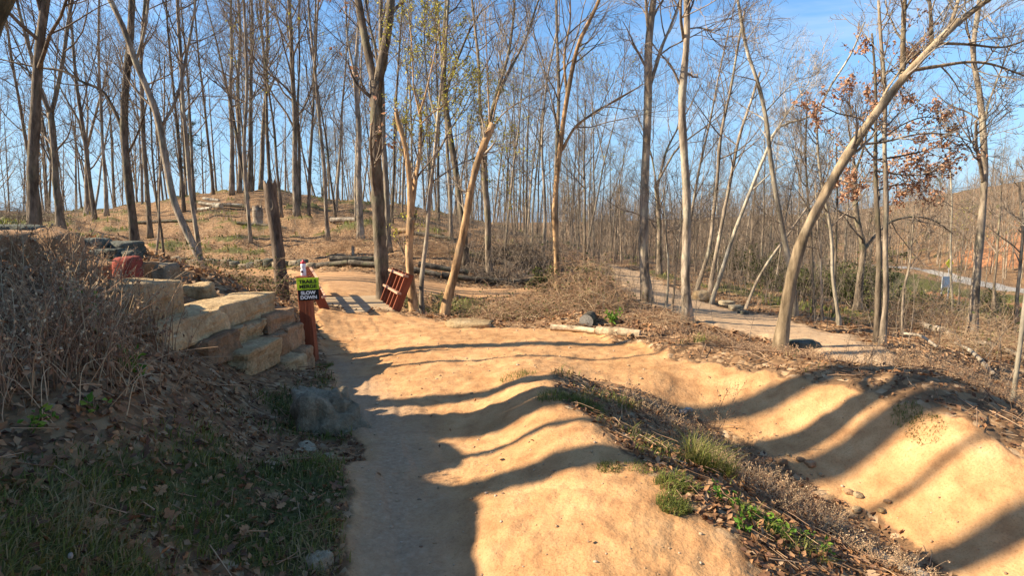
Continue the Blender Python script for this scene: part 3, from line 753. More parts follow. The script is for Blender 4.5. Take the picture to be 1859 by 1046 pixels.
def make_tree(name, label, lines, mat='bark', twig_mat='twig', seed=0, group=None, n1=9, len1=3.2, ang1=48, t1=(0.45, 0.97), up=0.10, wob=0.14,
              n2=5, n3=4, n4=3, rmin=0.004, sides=12, leaf=None, leaf_mat='oak_leaf', base=None, cat='tree', broken=False, f2=.5, fl=.55):
    """lines: [(world points, radius at start, radius at end)], the first is the trunk"""
    g = np.random.default_rng(1000 + seed)
    base = np.asarray(lines[0][0][0] if base is None else base, float)
    root = thing(name, label, cat, tuple(base), 0, group)
    tr = MB(); PPs, RRs = [], []
    for li, (pts, r0, r1) in enumerate(lines):
        n = 30
        L = smooth_line(np.asarray(pts, float) - base, n)
        leng = np.linalg.norm(np.diff(L, axis=0), axis=1).sum()
        ss = np.linspace(0, 1, n)
        ph = g.random(4) * 6.28
        off = np.stack([np.sin(ss * 9 + ph[0]) + .6 * np.sin(ss * 21 + ph[1]), np.sin(ss * 8 + ph[2]) + .6 * np.sin(ss * 19 + ph[3]), 0 * ss], -1)
        L = L + off * 0.0042 * leng * np.sin(np.clip(ss * 6, 0, 1.57))[:, None] * .5
        R = np.linspace(r0, r1, n) * (1 + 0.05 * g.standard_normal(n))
        if li == 0: R = R * (1 + fl * np.exp(-ss * leng / max(3.2 * r0, .1))); L[0, 2] -= 0.12
        tr.tubes(L, R, sides, cap=True)
        vv = tr.v[-1][:n * sides].reshape(n, sides, 3); cc = L[:, None, :]; q_ = unit(vv - cc); sd = g.random(3) * 40
        bump = fbm(q_[..., 0] * 1.3 + sd[0], q_[..., 1] * 1.3 + sd[1], vv[..., 2] * 1.1 + sd[2], 3)
        vv[:] = cc + (vv - cc) * (1 + .11 * bump)[..., None]
        PPs.append(L); RRs.append(R)
    PP, RR = np.stack(PPs), np.stack(RRs)
    tr.obj('trunk', M[mat], root)
    cr = MB()
    if n1 > 0:
        if len(lines) > 1 and not broken:   # the forks carry the branches
            A1, B1 = grow(g, PP[1:], RR[1:], n1, 0.25, t1[1], ang1, 12, len1, 8, up, wob, 0.5, rmin * 2.2)
            A0, B0 = grow(g, PP[:1], RR[:1], max(2, n1 // 2), t1[0], t1[1], ang1, 12, len1 * .8, 8, up, wob, 0.4, rmin * 2.2)
            A1, B1 = np.concatenate([A0, A1]), np.concatenate([B0, B1])
        else:
            A1, B1 = grow(g, PP, RR, n1, t1[0], t1[1], ang1, 12, len1, 8, up, wob, 0.5, rmin * 2.2)
        cr.tubes(A1, B1, 5)
        A2, B2 = grow(g, A1, B1, n2, 0.2, 0.98, 42, 14, lengths(A1) * f2, 6, up, wob * 1.1, 0.6, rmin * 1.5)
        cr.tubes(A2, B2, 4)
        A3, B3 = grow(g, A2, B2, n3, 0.15, 1.0, 40, 15, lengths(A2) * 0.5, 5, up * .8, wob * 1.2, 0.65, rmin)
        cr.tubes(A3, B3, 3)
        if n4:
            A4, B4 = grow(g, A3, B3, n4, 0.2, 1.0, 40, 15, lengths(A3) * 0.6, 4, up * .5, wob * 1.3, 0.8, rmin * .8)
            cr.tubes(A4, B4, 3)
        else: A4 = A3
        cr.obj('crown', M[twig_mat], root)
        if leaf:
            lm = MB(); leaves_on(g, lm, A4, leaf[0], leaf[1]); lm.obj('leaves', M[leaf_mat], root)
    return root

def px_line(pts, Y, dY=0.0):
    """points given as seen in the photograph, standing at distance Y (leaning by dY away over the length)"""
    n = len(pts)
    return np.array([P(x, y, Y + dY * i / max(n - 1, 1)) for i, (x, y) in enumerate(pts)])

def stand(px, py, Y=None):
    """ground point below a trunk"""
    if Y is None: return hit(px, py)
    q = P(px, py, Y); return np.array([q[0], q[1], float(H(q[0], q[1]))])

def T(name, label, pts, Y, r0, r1, forks=(), seed=0, **kw):
    b = stand(pts[0][0], pts[0][1], Y); Y = b[1]
    k_ = .74 if Y > 16 else .9; r0 *= k_; r1 *= k_; forks = [(a_, b_ * k_, c_ * k_) for a_, b_, c_ in forks]
    main = px_line(pts, Y, kw.pop('lean', 0.0)); main[0] = b
    lines = [(main, r0, r1)]
    for fp, fr0, fr1 in forks:
        g = np.random.default_rng(seed * 7 + len(lines))
        lines.append((px_line(fp, Y, g.uniform(-.8, .8) * (Y / 15)), fr0, fr1))
    return make_tree(name, label, lines, seed=seed, base=b, **kw)

T('dark_tree', 'dark leaning trunk cut off by the top left corner of the photo', [(-230,560),(-140,320),(-58,95),(-12,0),(60,-160),(170,-420)], 4.6, .17, .12, seed=1, mat='bark_dark', n1=5, len1=2.0, t1=(.8,.98), n4=0)
T('bare_tree', 'straight bare trunk rising behind the dark stones at the far left', [(64,436),(62,330),(64,200),(72,90),(80,0),(92,-140),(100,-420)], 16, .15, .09, seed=2, mat='bark_dark', n1=12, len1=3.5, t1=(.35,.98))
T('forked_tree', 'bare tree with a dark trunk that forks into a tall V on the left hill', [(112,416),(102,330),(94,225),(92,205)], 27, .22, .17,
  forks=[([(92,208),(74,165),(55,95),(35,20),(20,-60),(5,-200)],.12,.04),([(93,208),(108,140),(122,60),(135,-20),(150,-200)],.13,.04),([(92,210),(70,150),(40,120),(-10,105)],.07,.02)], seed=3, mat='bark_dark', n1=11, len1=4.5)
T('bare_tree', 'wide low-branching bare tree on the crest between the V-forked tree and the limb tree', [(156,352),(158,300),(157,270)], 46, .3, .2,
  forks=[([(157,272),(140,215),(115,170),(95,120)],.14,.04),([(157,272),(172,210),(190,150),(200,80)],.15,.04),([(157,270),(158,180),(150,90)],.12,.03)], seed=4, mat='bark', n1=9, len1=5)
T('bare_tree', 'thin straight bare tree just left of the tree with the long reaching limb', [(192,372),(188,280),(184,180),(178,90),(180,-60)], 40, .17, .06, seed=5, n1=14, len1=4.0, t1=(.3,.98))
T('limb_tree', 'dark tree behind the red stone with one long limb reaching left', [(246,446),(236,350),(228,250),(230,150),(236,60),(238,-60),(242,-300)], 22, .21, .10,
  forks=[([(226,246),(205,195),(186,165),(150,148),(118,130),(70,122),(22,112),(-10,104)],.10,.03),([(232,280),(255,230),(268,180),(290,120)],.06,.02)], seed=6, mat='bark_dark', n1=9, len1=3.6)
T('bare_tree', 'thin upright bare tree between the limb tree and the leaning tree', [(272,412),(266,330),(260,240),(257,130),(262,0),(268,-200)], 28, .15, .07, seed=7, n1=14, len1=3.6, t1=(.35,.98), mat='bark_dark')
T('leaning_tree', 'brown tree above the stone wall with a long trunk leaning left', [(376,508),(356,460),(322,385),(302,285),(282,195),(252,122),(218,42),(192,-10),(120,-160)], 16.8, .15, .08,
  forks=[([(292,230),(315,190),(335,120),(350,40),(360,-80)],.06,.03),([(246,112),(262,60),(270,-10),(280,-150)],.06,.02)], seed=8, n1=8, len1=3.0, mat='bark')
T('bare_tree', 'twin-like thin stem growing close against the base of the leaning tree', [(368,506),(356,420),(342,330),(338,230),(330,120),(322,0),(318,-180)], 17.2, .09, .05, seed=9, n1=10, len1=2.6, t1=(.35,.98))
T('sapling', 'thin forked sapling standing by the trail behind the grey stone block', [(300,482),(292,420),(283,350),(276,260),(270,150)], 19.5, .055, .03, seed=10, n1=8, len1=1.8, n4=2, mat='bark_dark')
T('sapling', 'paler thin sapling right beside the grey stone block', [(282,486),(288,420),(291,330),(296,220),(300,100)], 18.5, .05, .025, seed=11, n1=8, len1=1.8, n4=2)
T('bare_tree', 'slim mossy trunk on the leafy slope left of the broken snag', [(455,432),(447,350),(446,240),(448,120),(440,0),(436,-150)], 27, .12, .06, seed=12, n1=12, len1=3.4, t1=(.4,.98), leaf=(260,.10), leaf_mat='bud')
T('tall_tree', 'tall straight tree with rising branches on the crest behind the snag', [(538,372),(535,290),(533,200),(530,100),(526,0),(520,-160)], 38, .27, .10, seed=13, n1=20, len1=6.0, t1=(.30,.98), ang1=42)
for k, (a, c, e, l) in enumerate([(420,335,418,'leftmost trunk of the tight clump on the crest'),(434,338,432,'ivy-footed second trunk of the tight clump on the crest'),(452,340,455,'third trunk of the tight clump on the crest, leaning a little right'),(474,342,482,'rightmost trunk of the tight clump on the crest')]):
    T('bare_tree', l, [(a,c+4),(a+2,280),(e,180),(e+3,60),(e-2,-80)], 50 + k, .27, .12, seed=20 + k, n1=12, len1=5, t1=(.35,.98), group='clump of trees on the crest', n4=2)
T('broken_topped_tree', 'pale-footed tall tree with two bare broken tops left of the big forked tree', [(654,418),(652,320),(650,220),(644,120)], 28, .21, .14,
  forks=[([(646,140),(634,90),(628,20),(626,-80)],.08,.03),([(645,130),(650,60),(652,0),(650,-120)],.11,.05)], seed=24, n1=4, len1=2.5)
T('forked_tree', 'big thick trunk by the bridge that forks high into two heavy limbs', [(697,548),(690,460),(686,360),(682,260),(682,165),(681,148)], 14.4, .18, .165,
  forks=[([(680,160),(674,125),(664,70),(652,10),(640,-60),(625,-200),(610,-380)],.115,.06),([(684,162),(694,110),(704,50),(712,-20),(722,-160),(735,-380)],.135,.07),([(688,140),(680,80),(668,30),(662,-40)],.04,.02)], seed=25, n1=7, len1=2.6, mat='bark_dark', leaf=(240,.12), fl=.35)
T('bare_tree', 'greyer trunk half hidden directly behind the big forked tree', [(706,465),(702,380),(698,260),(694,150),(690,20),(688,-150)], 24, .17, .09, seed=26, n1=10, len1=3.0, t1=(.5,.98))
T('stripped_tree', 'orange stripped tree with a curved broken top and leafing second stem', [(752,560),(745,500),(743,430),(746,395)], 13.2, .115, .095,
  forks=[([(745,402),(744,350),(740,290),(731,248),(721,215),(719,198)],.075,.05),([(747,400),(754,330),(762,275),(764,225),(762,190)],.06,.04),([(763,215),(752,160),(748,90),(742,20)],.025,.01),([(762,205),(778,150),(790,90),(800,30)],.025,.01),([(764,225),(785,205),(815,185),(835,150)],.02,.008)],
  seed=27, n1=7, len1=1.0, mat='bark_tan', twig_mat='twig', leaf=(1300,.055), leaf_mat='bud', n4=2)
T('leafing_tree', 'slim mossy tree with yellow-green spring leaves beside the stripped tree', [(766,556),(767,490),(774,420),(781,350),(790,270),(800,180),(808,90),(812,0)], 14.2, .07, .025,
  forks=[([(788,290),(815,240),(840,200),(862,150)],.03,.01),([(795,230),(780,170),(772,100),(770,20)],.03,.01),([(785,330),(830,300),(870,280),(890,250)],.025,.008)], seed=28, n1=11, len1=1.5, leaf=(2000,.06), leaf_mat='bud', n4=2, mat='bark')
T('broken_tree', 'leaning orange trunk broken off at the top with whippy shoots', [(806,580),(812,543),(827,488),(837,440),(847,395),(857,335),(866,298),(879,262),(894,224)], 13.0, .11, .085,
  forks=[([(890,232),(886,170),(884,90),(880,20)],.024,.008),([(893,228),(905,170),(930,110),(948,40)],.022,.008),([(889,240),(915,205),(950,180),(985,160)],.02,.007)], seed=29, n1=9, len1=1.4, mat='bark_tan', twig_mat='twig_pale', n4=2, n2=4, t1=(.5,.98))
T('bare_tree', 'dark bare tree leaning left behind the yellow leaves', [(845,395),(832,333),(818,248),(807,160),(805,80),(812,-20),(818,-180)], 22, .19, .09,
  forks=[([(808,170),(830,110),(850,60),(880,10)],.08,.03)], seed=30, n1=9, len1=3.2, mat='bark_dark')
T('bare_tree', 'dark tree with heavy limbs fanning up to the right at the middle top', [(888,458),(884,380),(880,290),(884,220)], 21, .17, .13,
  forks=[([(880,270),(872,190),(866,90),(856,-10),(850,-160)],.09,.04),([(885,235),(899,180),(916,126),(930,50),(936,-60)],.10,.04),([(898,190),(920,140),(948,84),(972,16),(1000,-80)],.07,.03)], seed=31, n1=9, len1=2.8, mat='bark_dark')
T('bare_tree', 'tree with orange peeled lower trunk and long sideways limb beside the brush heap', [(1013,556),(1012,500),(1009,440),(1005,385),(1018,270),(1034,155),(1053,76),(1082,10),(1110,-90)], 14.4, .085, .045,
  forks=[([(1018,275),(1045,230),(1078,205),(1125,178),(1168,152)],.045,.015),([(1030,180),(1025,110),(1035,30),(1030,-60)],.04,.015)], seed=32, n1=9, len1=2.0, mat='bark_tan')
T('bare_tree', 'sturdy straight trunk beside the gravel trail, left of the slim grey one', [(1176,550),(1168,470),(1169,380),(1172,250),(1178,150),(1181,50),(1190,-40),(1196,-260)], 15.0, .135, .085,
  forks=[([(1178,160),(1200,90),(1228,20),(1245,-60)],.06,.02),([(1179,70),(1173,10),(1170,-80)],.05,.03)], seed=33, n1=8, len1=2.2, mat='bark', fl=.8)
T('bare_tree', 'slim straight grey trunk at the near edge of the gravel trail', [(1249,584),(1244,520),(1246,420),(1242,280),(1240,170),(1246,70),(1248,-20),(1250,-240)], 12.2, .105, .06,
  forks=[([(1241,70),(1236,30),(1240,-60)],.035,.02),([(1248,52),(1275,50),(1298,60)],.02,.008)], seed=34, n1=10, len1=1.8, mat='bark', fl=.7)
T('bare_tree', 'bare tree with spreading limbs seen between the two trailside trunks', [(1196,506),(1197,420),(1192,340)], 25, .16, .12,
  forks=[([(1192,345),(1182,280),(1165,230),(1150,190)],.06,.02),([(1193,340),(1212,270),(1240,215),(1275,150)],.08,.02),([(1194,330),(1230,270),(1280,230),(1330,190)],.07,.02)], seed=35, n1=9, len1=3, mat='bark_dark')
BIG = T('leaning_tree', 'big leaning tree by the gravel trail with pale upper limbs sweeping right', [(1416,632),(1424,575),(1436,510),(1460,430),(1498,352),(1546,270),(1590,204),(1637,145),(1690,88),(1742,36)], 9.7, .108, .055,
  forks=[([(1735,44),(1785,5),(1840,-30),(1920,-60)],.055,.02),([(1650,128),(1700,120),(1770,112),(1870,140)],.035,.012),([(1637,145),(1640,80),(1642,10),(1648,-90)],.05,.03),([(1692,86),(1690,40),(1684,-40)],.04,.02),([(1700,78),(1760,80),(1820,85),(1890,60)],.03,.012),([(1720,58),(1740,0),(1756,-60)],.04,.015),([(1585,210),(1612,160),(1660,100),(1715,65)],.028,.012),([(1560,262),(1600,258),(1680,242),(1740,248),(1770,262)],.022,.008)],
  seed=36, n1=8, len1=1.3, mat='bark_tawny', twig_mat='twig_pale', lean=-.8, n4=2, fl=.6)
T('bare_tree', 'pale thin tree leaning left just behind the big leaning tree', [(1444,574),(1438,510),(1422,420),(1402,300),(1390,214),(1372,140),(1358,100),(1342,20),(1330,-90)], 14.2, .075, .035,
  forks=[([(1388,205),(1420,170),(1450,140)],.02,.008)], seed=37, n1=8, len1=1.5, mat='bark_pale', twig_mat='twig_pale')
T('bare_tree', 'thin tree slanting right from the trail edge and bending over the sky', [(1290,545),(1318,470),(1350,380),(1390,280),(1412,232),(1474,208),(1512,150),(1544,100),(1570,40)], 18, .085, .03,
  forks=[([(1400,250),(1440,190),(1475,140)],.04,.012),([(1360,350),(1420,300),(1480,280)],.03,.01)], seed=38, n1=9, len1=1.8, mat='bark_pale', twig_mat='twig_pale')
for k, (pts, Y, r, l) in enumerate([
  ([(1262,530),(1285,460),(1298,360),(1310,250),(1330,140),(1350,20)], 20, .10, 'left one of a leaning pair rising behind the pale trail rock'),
  ([(1288,532),(1300,460),(1322,350),(1345,240),(1380,130)], 20.5, .11, 'right one of a leaning pair rising behind the pale trail rock'),
  ([(1352,552),(1380,500),(1420,440),(1470,370),(1500,330)], 17, .06, 'bare pole slanting right, low between the pale rock and the big leaning tree')]):
    T('bare_tree', l, pts, Y, r, r * .45, seed=40 + k, n1=8, len1=2.0, mat='bark', n4=2)
OAK = T('oak_tree', 'young oak still holding clusters of brown dead leaves', [(1592,616),(1594,520),(1594,400),(1590,300),(1590,200),(1586,120),(1582,60)], 10.3, .06, .02,
  forks=[([(1594,345),(1630,335),(1668,340)],.02,.008),([(1593,330),(1570,330),(1545,345)],.018,.008),([(1592,260),(1640,225),(1680,212),(1700,215)],.02,.008),([(1591,240),(1560,215),(1520,205),(1490,190)],.02,.008),([(1592,290),(1650,280),(1700,265),(1730,240)],.02,.008),([(1588,160),(1610,130),(1640,120)],.015,.006),([(1592,310),(1650,318),(1700,315)],.018,.008)],
  seed=45, n1=8, len1=.75, n2=4, n3=3, n4=0, leaf=(3600,.062), mat='bark_dark')
T('bare_tree', 'slim pale trunk standing right beside the young oak', [(1602,624),(1606,540),(1609,430),(1610,330),(1606,220),(1600,100),(1594,0)], 10.0, .055, .025, seed=46, n1=9, len1=1.1, t1=(.5,.98), n4=2, mat='bark')
T('crooked_tree', 'dark crooked tree with a low limb arching right behind the oak', [(1558,552),(1562,500),(1566,455),(1556,400),(1552,340),(1553,300)], 19, .15, .10,
  forks=[([(1566,458),(1588,428),(1612,405),(1650,394),(1690,398),(1730,424)],.08,.025),([(1553,310),(1545,260),(1535,200)],.05,.02),([(1553,310),(1570,260),(1575,200)],.06,.02)], seed=47, n1=9, len1=2.2, mat='bark_dark')
T('bare_tree', 'mottled grey trunk with a broken side stem over the fallen logs', [(1764,620),(1770,545),(1776,470),(1782,390),(1786,320),(1784,250),(1778,170),(1768,100),(1776,20),(1790,-90)], 13.2, .105, .045,
  forks=[([(1785,330),(1778,290),(1772,255),(1772,218)],.05,.03),([(1782,270),(1792,200),(1812,140),(1835,80)],.035,.012),([(1770,110),(1756,50),(1750,-20)],.03,.01)], seed=48, n1=8, len1=1.7, mat='bark')
T('sapling', 'pale thin trunk slanting at the right edge above the weeds', [(1836,742),(1846,670),(1858,590),(1872,480),(1890,350),(1905,200)], 7.4, .035, .018, seed=49, n1=7, len1=.9, n4=2, mat='bark_pale', twig_mat='twig_pale')
for k, (pts, Y, r, l) in enumerate([
  ([(1478,562),(1474,480),(1470,390),(1462,290),(1465,180)], 16, .05, 'thin dark sapling just right of the big leaning trunk'),
  ([(1494,578),(1490,500),(1486,420),(1480,330)], 14, .04, 'short thin stem at the grassy trail edge right of the big leaning trunk'),
  ([(1524,586),(1512,500),(1508,420),(1490,320),(1480,200)], 13, .05, 'pale thin trunk midway between the big leaning trunk and the oak'),
  ([(1514,572),(1516,480),(1520,380),(1518,260)], 16, .04, 'upright thin sapling left of the crooked dark tree'),
  ([(1638,606),(1640,540),(1652,470),(1660,380)], 13, .035, 'thin dark stem right of the oak pair by the fallen log'),
  ([(1730,570),(1726,480),(1728,390),(1722,260)], 22, .06, 'thin dark trunk beside the white sign'),
  ([(1808,600),(1806,520),(1812,420),(1822,320)], 18, .06, 'dark thin trunk right of the mottled grey trunk'),
  ([(1846,600),(1848,520),(1856,440),(1850,330)], 16, .06, 'dark thin trunk at the far right edge over the field'),
  ([(1210,566),(1213,500),(1210,430),(1204,340)], 14, .035, 'thin dark stem between the two trailside trunks, nearest the trail'),
  ([(1220,570),(1226,500),(1234,430),(1240,350)], 13.8, .03, 'thinnest stem between the two trailside trunks'),
  ([(985,440),(990,370),(985,290),(988,180),(1010,60)], 30, .12, 'bare trunk behind the brush pile'),
  ([(965,436),(968,380),(975,300),(985,200)], 34, .10, 'thin bare trunk left of the trunk behind the brush pile'),
  ([(1062,470),(1062,400),(1060,300),(1064,180)], 26, .09, 'straight thin trunk at the top of the gravel trail')]):
    T('sapling' if r < .07 else 'bare_tree', l, pts, Y, r, r * .45, seed=60 + k, n1=9, len1=max(1.2, Y * .1), n4=2, mat=['bark_dark', 'bark', 'bark_pale'][k % 3] if k != 2 else 'bark_pale')

# --- trees left of the picture: they throw the shadow bars over the sand
for k, (x, y, h, r) in enumerate([(-11,4.6,17,.19),(-11,3.8,17,.21),(-11.2,7.6,13,.19),(-9,2.6,15,.17),(-6.8,3.45,8,.05),(-10.5,6.6,12,.06)]):
    z = float(H(x, y)); g = np.random.default_rng(300 + k)
    lx, ly = g.normal(0, .5, 2)
    pts = [(x, y, z), (x + .3 * lx, y + .3 * ly, z + h * .35), (x + .7 * lx, y + .7 * ly, z + h * .7), (x + lx, y + ly, z + h)]
    make_tree('bare_tree', 'bare tree standing on the bank outside the left edge', [(np.array(pts), r, r * .6)], seed=300 + k, n1=6, len1=2.6, n4=2, t1=(.72, .98), group='trees on the bank left of the photo', mat='bark_dark')
# broad trunks whose shadows lie across the right-hand berm
# --- the wood: a few kinds, copied about the hill
protos = []
for k in range(9):
    g = np.random.default_rng(400 + k); h = [17, 20, 15, 18, 22, 14, 19, 16, 12][k]; r = h * .0058
    lx, ly = g.normal(0, .8, 2)
    main = np.array([(0, 0, 0), (.2 * lx, .2 * ly, h * .3), (.55 * lx, .5 * ly, h * .6), (lx, ly, h)])
    lines = [(main, r, r * .2)]
    if k in (1, 3, 5, 7):
        a = g.random() * 6.28; s = h * .5
        lines.append((np.array([main[2] * .8, main[2] + [math.cos(a) * h * .12, math.sin(a) * h * .12, h * .2], main[2] + [math.cos(a) * h * .2, math.sin(a) * h * .2, h * .42]]), r * .55, r * .12))
    t = make_tree('bare_tree', 'slender bare tree in the wood', lines, seed=400 + k, n1=17 if k % 2 == 0 else 12, len1=h * .23, t1=(.26, .98), ang1=44, n2=6, n3=5, n4=3, rmin=.0055,
                  mat=['bark', 'bark_dark', 'bark', 'bark', 'bark_dark', 'bark', 'bark_dark', 'bark', 'bark'][k], fl=.4, leaf=(260, .12) if k in (5, 7) else None, leaf_mat='red_bud' if k == 7 else 'bud')
    protos.append(t)
g = np.random.default_rng(77)
taken = []
def try_spot(px, Y, gap):
    x = (px - CX) / F_PX * Y * 1.0; y = Y
    if any((x - a) ** 2 + (y - b) ** 2 < gap * gap for a, b in taken): return None
    for poly in (GRAVEL, HILLPATH, ROAD, CLAY2, FIELD):
        if sdf(poly, np.array([x]), np.array([y]))[0] > -.5: return None
    taken.append((x, y)); return x, y
spots = []
def scatter(n, px0, px1, Y0, Y1, gap, grp, label, ks, sc):
    c = 0; tries = 0
    while c < n and tries < n * 30:
        tries += 1
        px = g.uniform(px0, px1); Y = math.exp(g.uniform(math.log(Y0), math.log(Y1)))
        s = try_spot(px, Y, gap)
        if s: spots.append((s, grp, label, ks[g.integers(len(ks))], g.uniform(*sc))); c += 1
scatter(30, -120, 640, 36, 85, 2.0, 'bare trees on the left hill', 'slender bare tree among many on the left hill', [0,1,2,3,4,6], (.8, 1.2))
scatter(54, 560, 1130, 27, 100, 1.6, 'slender trees in the middle wood', 'slender bare tree crowded in the middle wood behind the bridge', [0,1,2,3,4,5,6,7], (.7, 1.1))
scatter(46, 1080, 1560, 24, 110, 1.6, 'trees in the valley wood', 'thin bare tree in the valley wood beyond the gravel trail', [0,2,5,7,8,8,3], (.45, .85))
scatter(22, 1480, 2000, 26, 60, 2.0, 'small trees by the field', 'small thin bare tree by the grassy field and road', [5,7,8,8], (.35, .65))
scatter(50, 1440, 2100, 88, 170, 4.0, 'bare trees on the far slope', 'bare tree on the far slope above the road', [0,1,2,5,7,8], (.5, .9))
used = set(); placed = []
for (xy, grp, label, k, sc) in spots:
    if k in used: o = copy_tree(protos[k])
    else: o = protos[k]; used.add(k)
    o.location = (xy[0], xy[1], float(H(*xy)) - .1); o.rotation_euler = (g.normal(0, .06), g.normal(0, .06), g.uniform(0, 6.28)); o.scale = (sc, sc, sc * g.uniform(.9, 1.1))
    o['label'] = label; o['group'] = grp
    placed.append((o, xy, label))
# the nearer ones are told apart by the marked tree they stand beside
ANCH = [(95,'the V-forked tree'),(230,'the limb tree'),(320,'the leaning tree'),(440,'the crest clump'),(535,'the tall straight tree'),(690,'the big forked trunk'),(850,'the broken leaning trunk'),(1010,'the orange-footed tree'),(1175,'the sturdy trailside trunk'),(1247,'the slim trailside trunk'),(1430,'the big leaning tree'),(1595,'the young oak'),(1780,'the mottled trunk')]
slots = {}
for o, (x, y), label in placed:
    px = CX + F_PX * x / y
    if y > 60 or px < 0 or px > 1859: continue
    a, nm = min(ANCH, key=lambda q: abs(q[0] - px)); slots.setdefault((nm, px > a), []).append((abs(px - a), o))
ORD = ['first', 'second', 'third', 'fourth', 'fifth', 'sixth', 'seventh', 'eighth', 'ninth', 'tenth', 'eleventh', 'twelfth']
for (nm, rt), lst in slots.items():
    for i, (_, o) in enumerate(sorted(lst, key=lambda q: q[0])):
        if i < len(ORD): o['label'] = 'slender bare background tree, %s trunk to the %s of %s' % (ORD[i], 'right' if rt else 'left', nm)
for k, p in enumerate(protos):
    if k not in used:
        for ch in list(p.children): bpy.data.objects.remove(ch)
        bpy.data.objects.remove(p)

# --- evergreens on the hill: trunk, tiers of needled boughs
def pine(name, label, x, y, h, w, seed, group=None, low=.15, dens=1.0):
    g = np.random.default_rng(seed); b = np.array([x, y, float(H(x, y)) - .1])
    root = thing(name, label, 'tree', tuple(b), g.random() * 6, group)
    L = smooth_line(np.array([(0, 0, 0), (.02 * h, 0, h * .5), (0, .01 * h, h)]), 10); R = np.linspace(h * .012, .02, 10)
    MB().tubes(L, R, 7).obj('trunk', M['bark_dark'], root)
    A, B = grow(g, L[None], R[None], int(26 * dens), low, .99, 75, 12, w, 6, .06, .12, .35, .012, taper=1.35)
    A2, B2 = grow(g, A, B, 5, .25, 1, 45, 15, lengths(A) * .4, 4, .05, .15, .6, .008)
    mb = MB(); mb.tubes(A, B, 4); mb.tubes(A2, B2, 3); mb.obj('boughs', M['twig'], root)
    nb = MB(); leaves_on(g, nb, A2, int(2600 * dens), .09 * h / 8, .0); leaves_on(g, nb, A, int(900 * dens), .09 * h / 8, 0); nb.obj('crown', M['needle'], root)
for k, (px, Y, h, w, low, l) in enumerate([(358,66,9,2.6,.2,'soft green pine behind the leaning tree on the crest'),(590,66,6,2.4,.05,'bushy cedar just left of the broken-topped tree on the crest'),
   (1700,120,11,3.0,.2,'lone evergreen topping the far ridge beside the oak leaves')]):
    pine('pine_tree' if 'pine' in l else 'cedar_tree', l, (px - CX) / F_PX * Y, Y, h, w, 500 + k, low=low)
# ------------------------------------------------------------------ stones
def rock_mesh(name, dims, seed, m=9, pn=7.0, rough=0.06, skew=0.10):
    """a block (pn high) or a boulder (pn low) of the given size, centred at its origin"""
    g = np.random.default_rng(seed)
    lin = np.linspace(-1, 1, m); A, B = np.meshgrid(lin, lin, indexing='ij'); one = np.ones_like(A)
    faces = [np.stack(s, -1) for s in ((A, B, one), (B, A, -one), (one, A, B), (-one, B, A), (B, one, A), (A, -one, B))]
    Vv = np.concatenate([f.reshape(-1, 3) for f in faces])
    i = np.arange(m * m).reshape(m, m); q = np.stack([i[:-1, :-1], i[1:, :-1], i[1:, 1:], i[:-1, 1:]], -1).reshape(-1, 4)
    Qs = np.concatenate([q + k * m * m for k in range(6)])
    key = np.round(Vv * 1000).astype(int); _, first, inv = np.unique(key, axis=0, return_index=True, return_inverse=True)
    Vv = Vv[first]; Qs = inv.reshape(-1)[Qs]
    nrm = (np.abs(Vv) ** pn).sum(1) ** (1 / pn)
    Pq = Vv / nrm[:, None]
    # uneven corners
    cor = g.normal(0, skew, (2, 2, 2, 3)); w = (Pq + 1) / 2
    off = 0
    for a in (0, 1):
        for b in (0, 1):
            for c in (0, 1):
                wt = (w[:, 0] if a else 1 - w[:, 0]) * (w[:, 1] if b else 1 - w[:, 1]) * (w[:, 2] if c else 1 - w[:, 2])
                off = off + wt[:, None] * cor[a, b, c]
    s = g.random(3) * 50
    nz = fbm(Pq[:, 0] * 1.6 + s[0], Pq[:, 1] * 1.6 + s[1], Pq[:, 2] * 1.6 + s[2], 4)
    nz2 = fbm(Pq[:, 0] * 5 + s[1], Pq[:, 1] * 5 + s[2], Pq[:, 2] * 5 + s[0], 2)
    Pq = (Pq + off) * (1 + rough * nz * 1.6 + rough * .45 * nz2)[:, None]
    me = np_mesh(name, Pq * np.asarray(dims) / 2, Qs, None, None, pn < 10)
    return me

def stone(name, px, py, Y, dims, yaw, mat, seed, parent=None, pn=7.0, rough=.05, tilt=(0, 0), m=9, skew=.09):
    o = link_mesh(name, rock_mesh(name, dims, seed, m, pn, rough, skew), M[mat])
    c = P(px, py, Y)
    if parent is not None:
        o.parent = parent; c = c - np.array(parent.location)
    o.location = c; o.rotation_euler = (math.radians(tilt[0]), math.radians(tilt[1]), math.radians(yaw))
    return o

b0 = stand(470, 690, 6.2)
wall = thing('stone_wall', 'stepped retaining wall of big tan sandstone blocks beside the sign post', 'stone wall', tuple(b0))
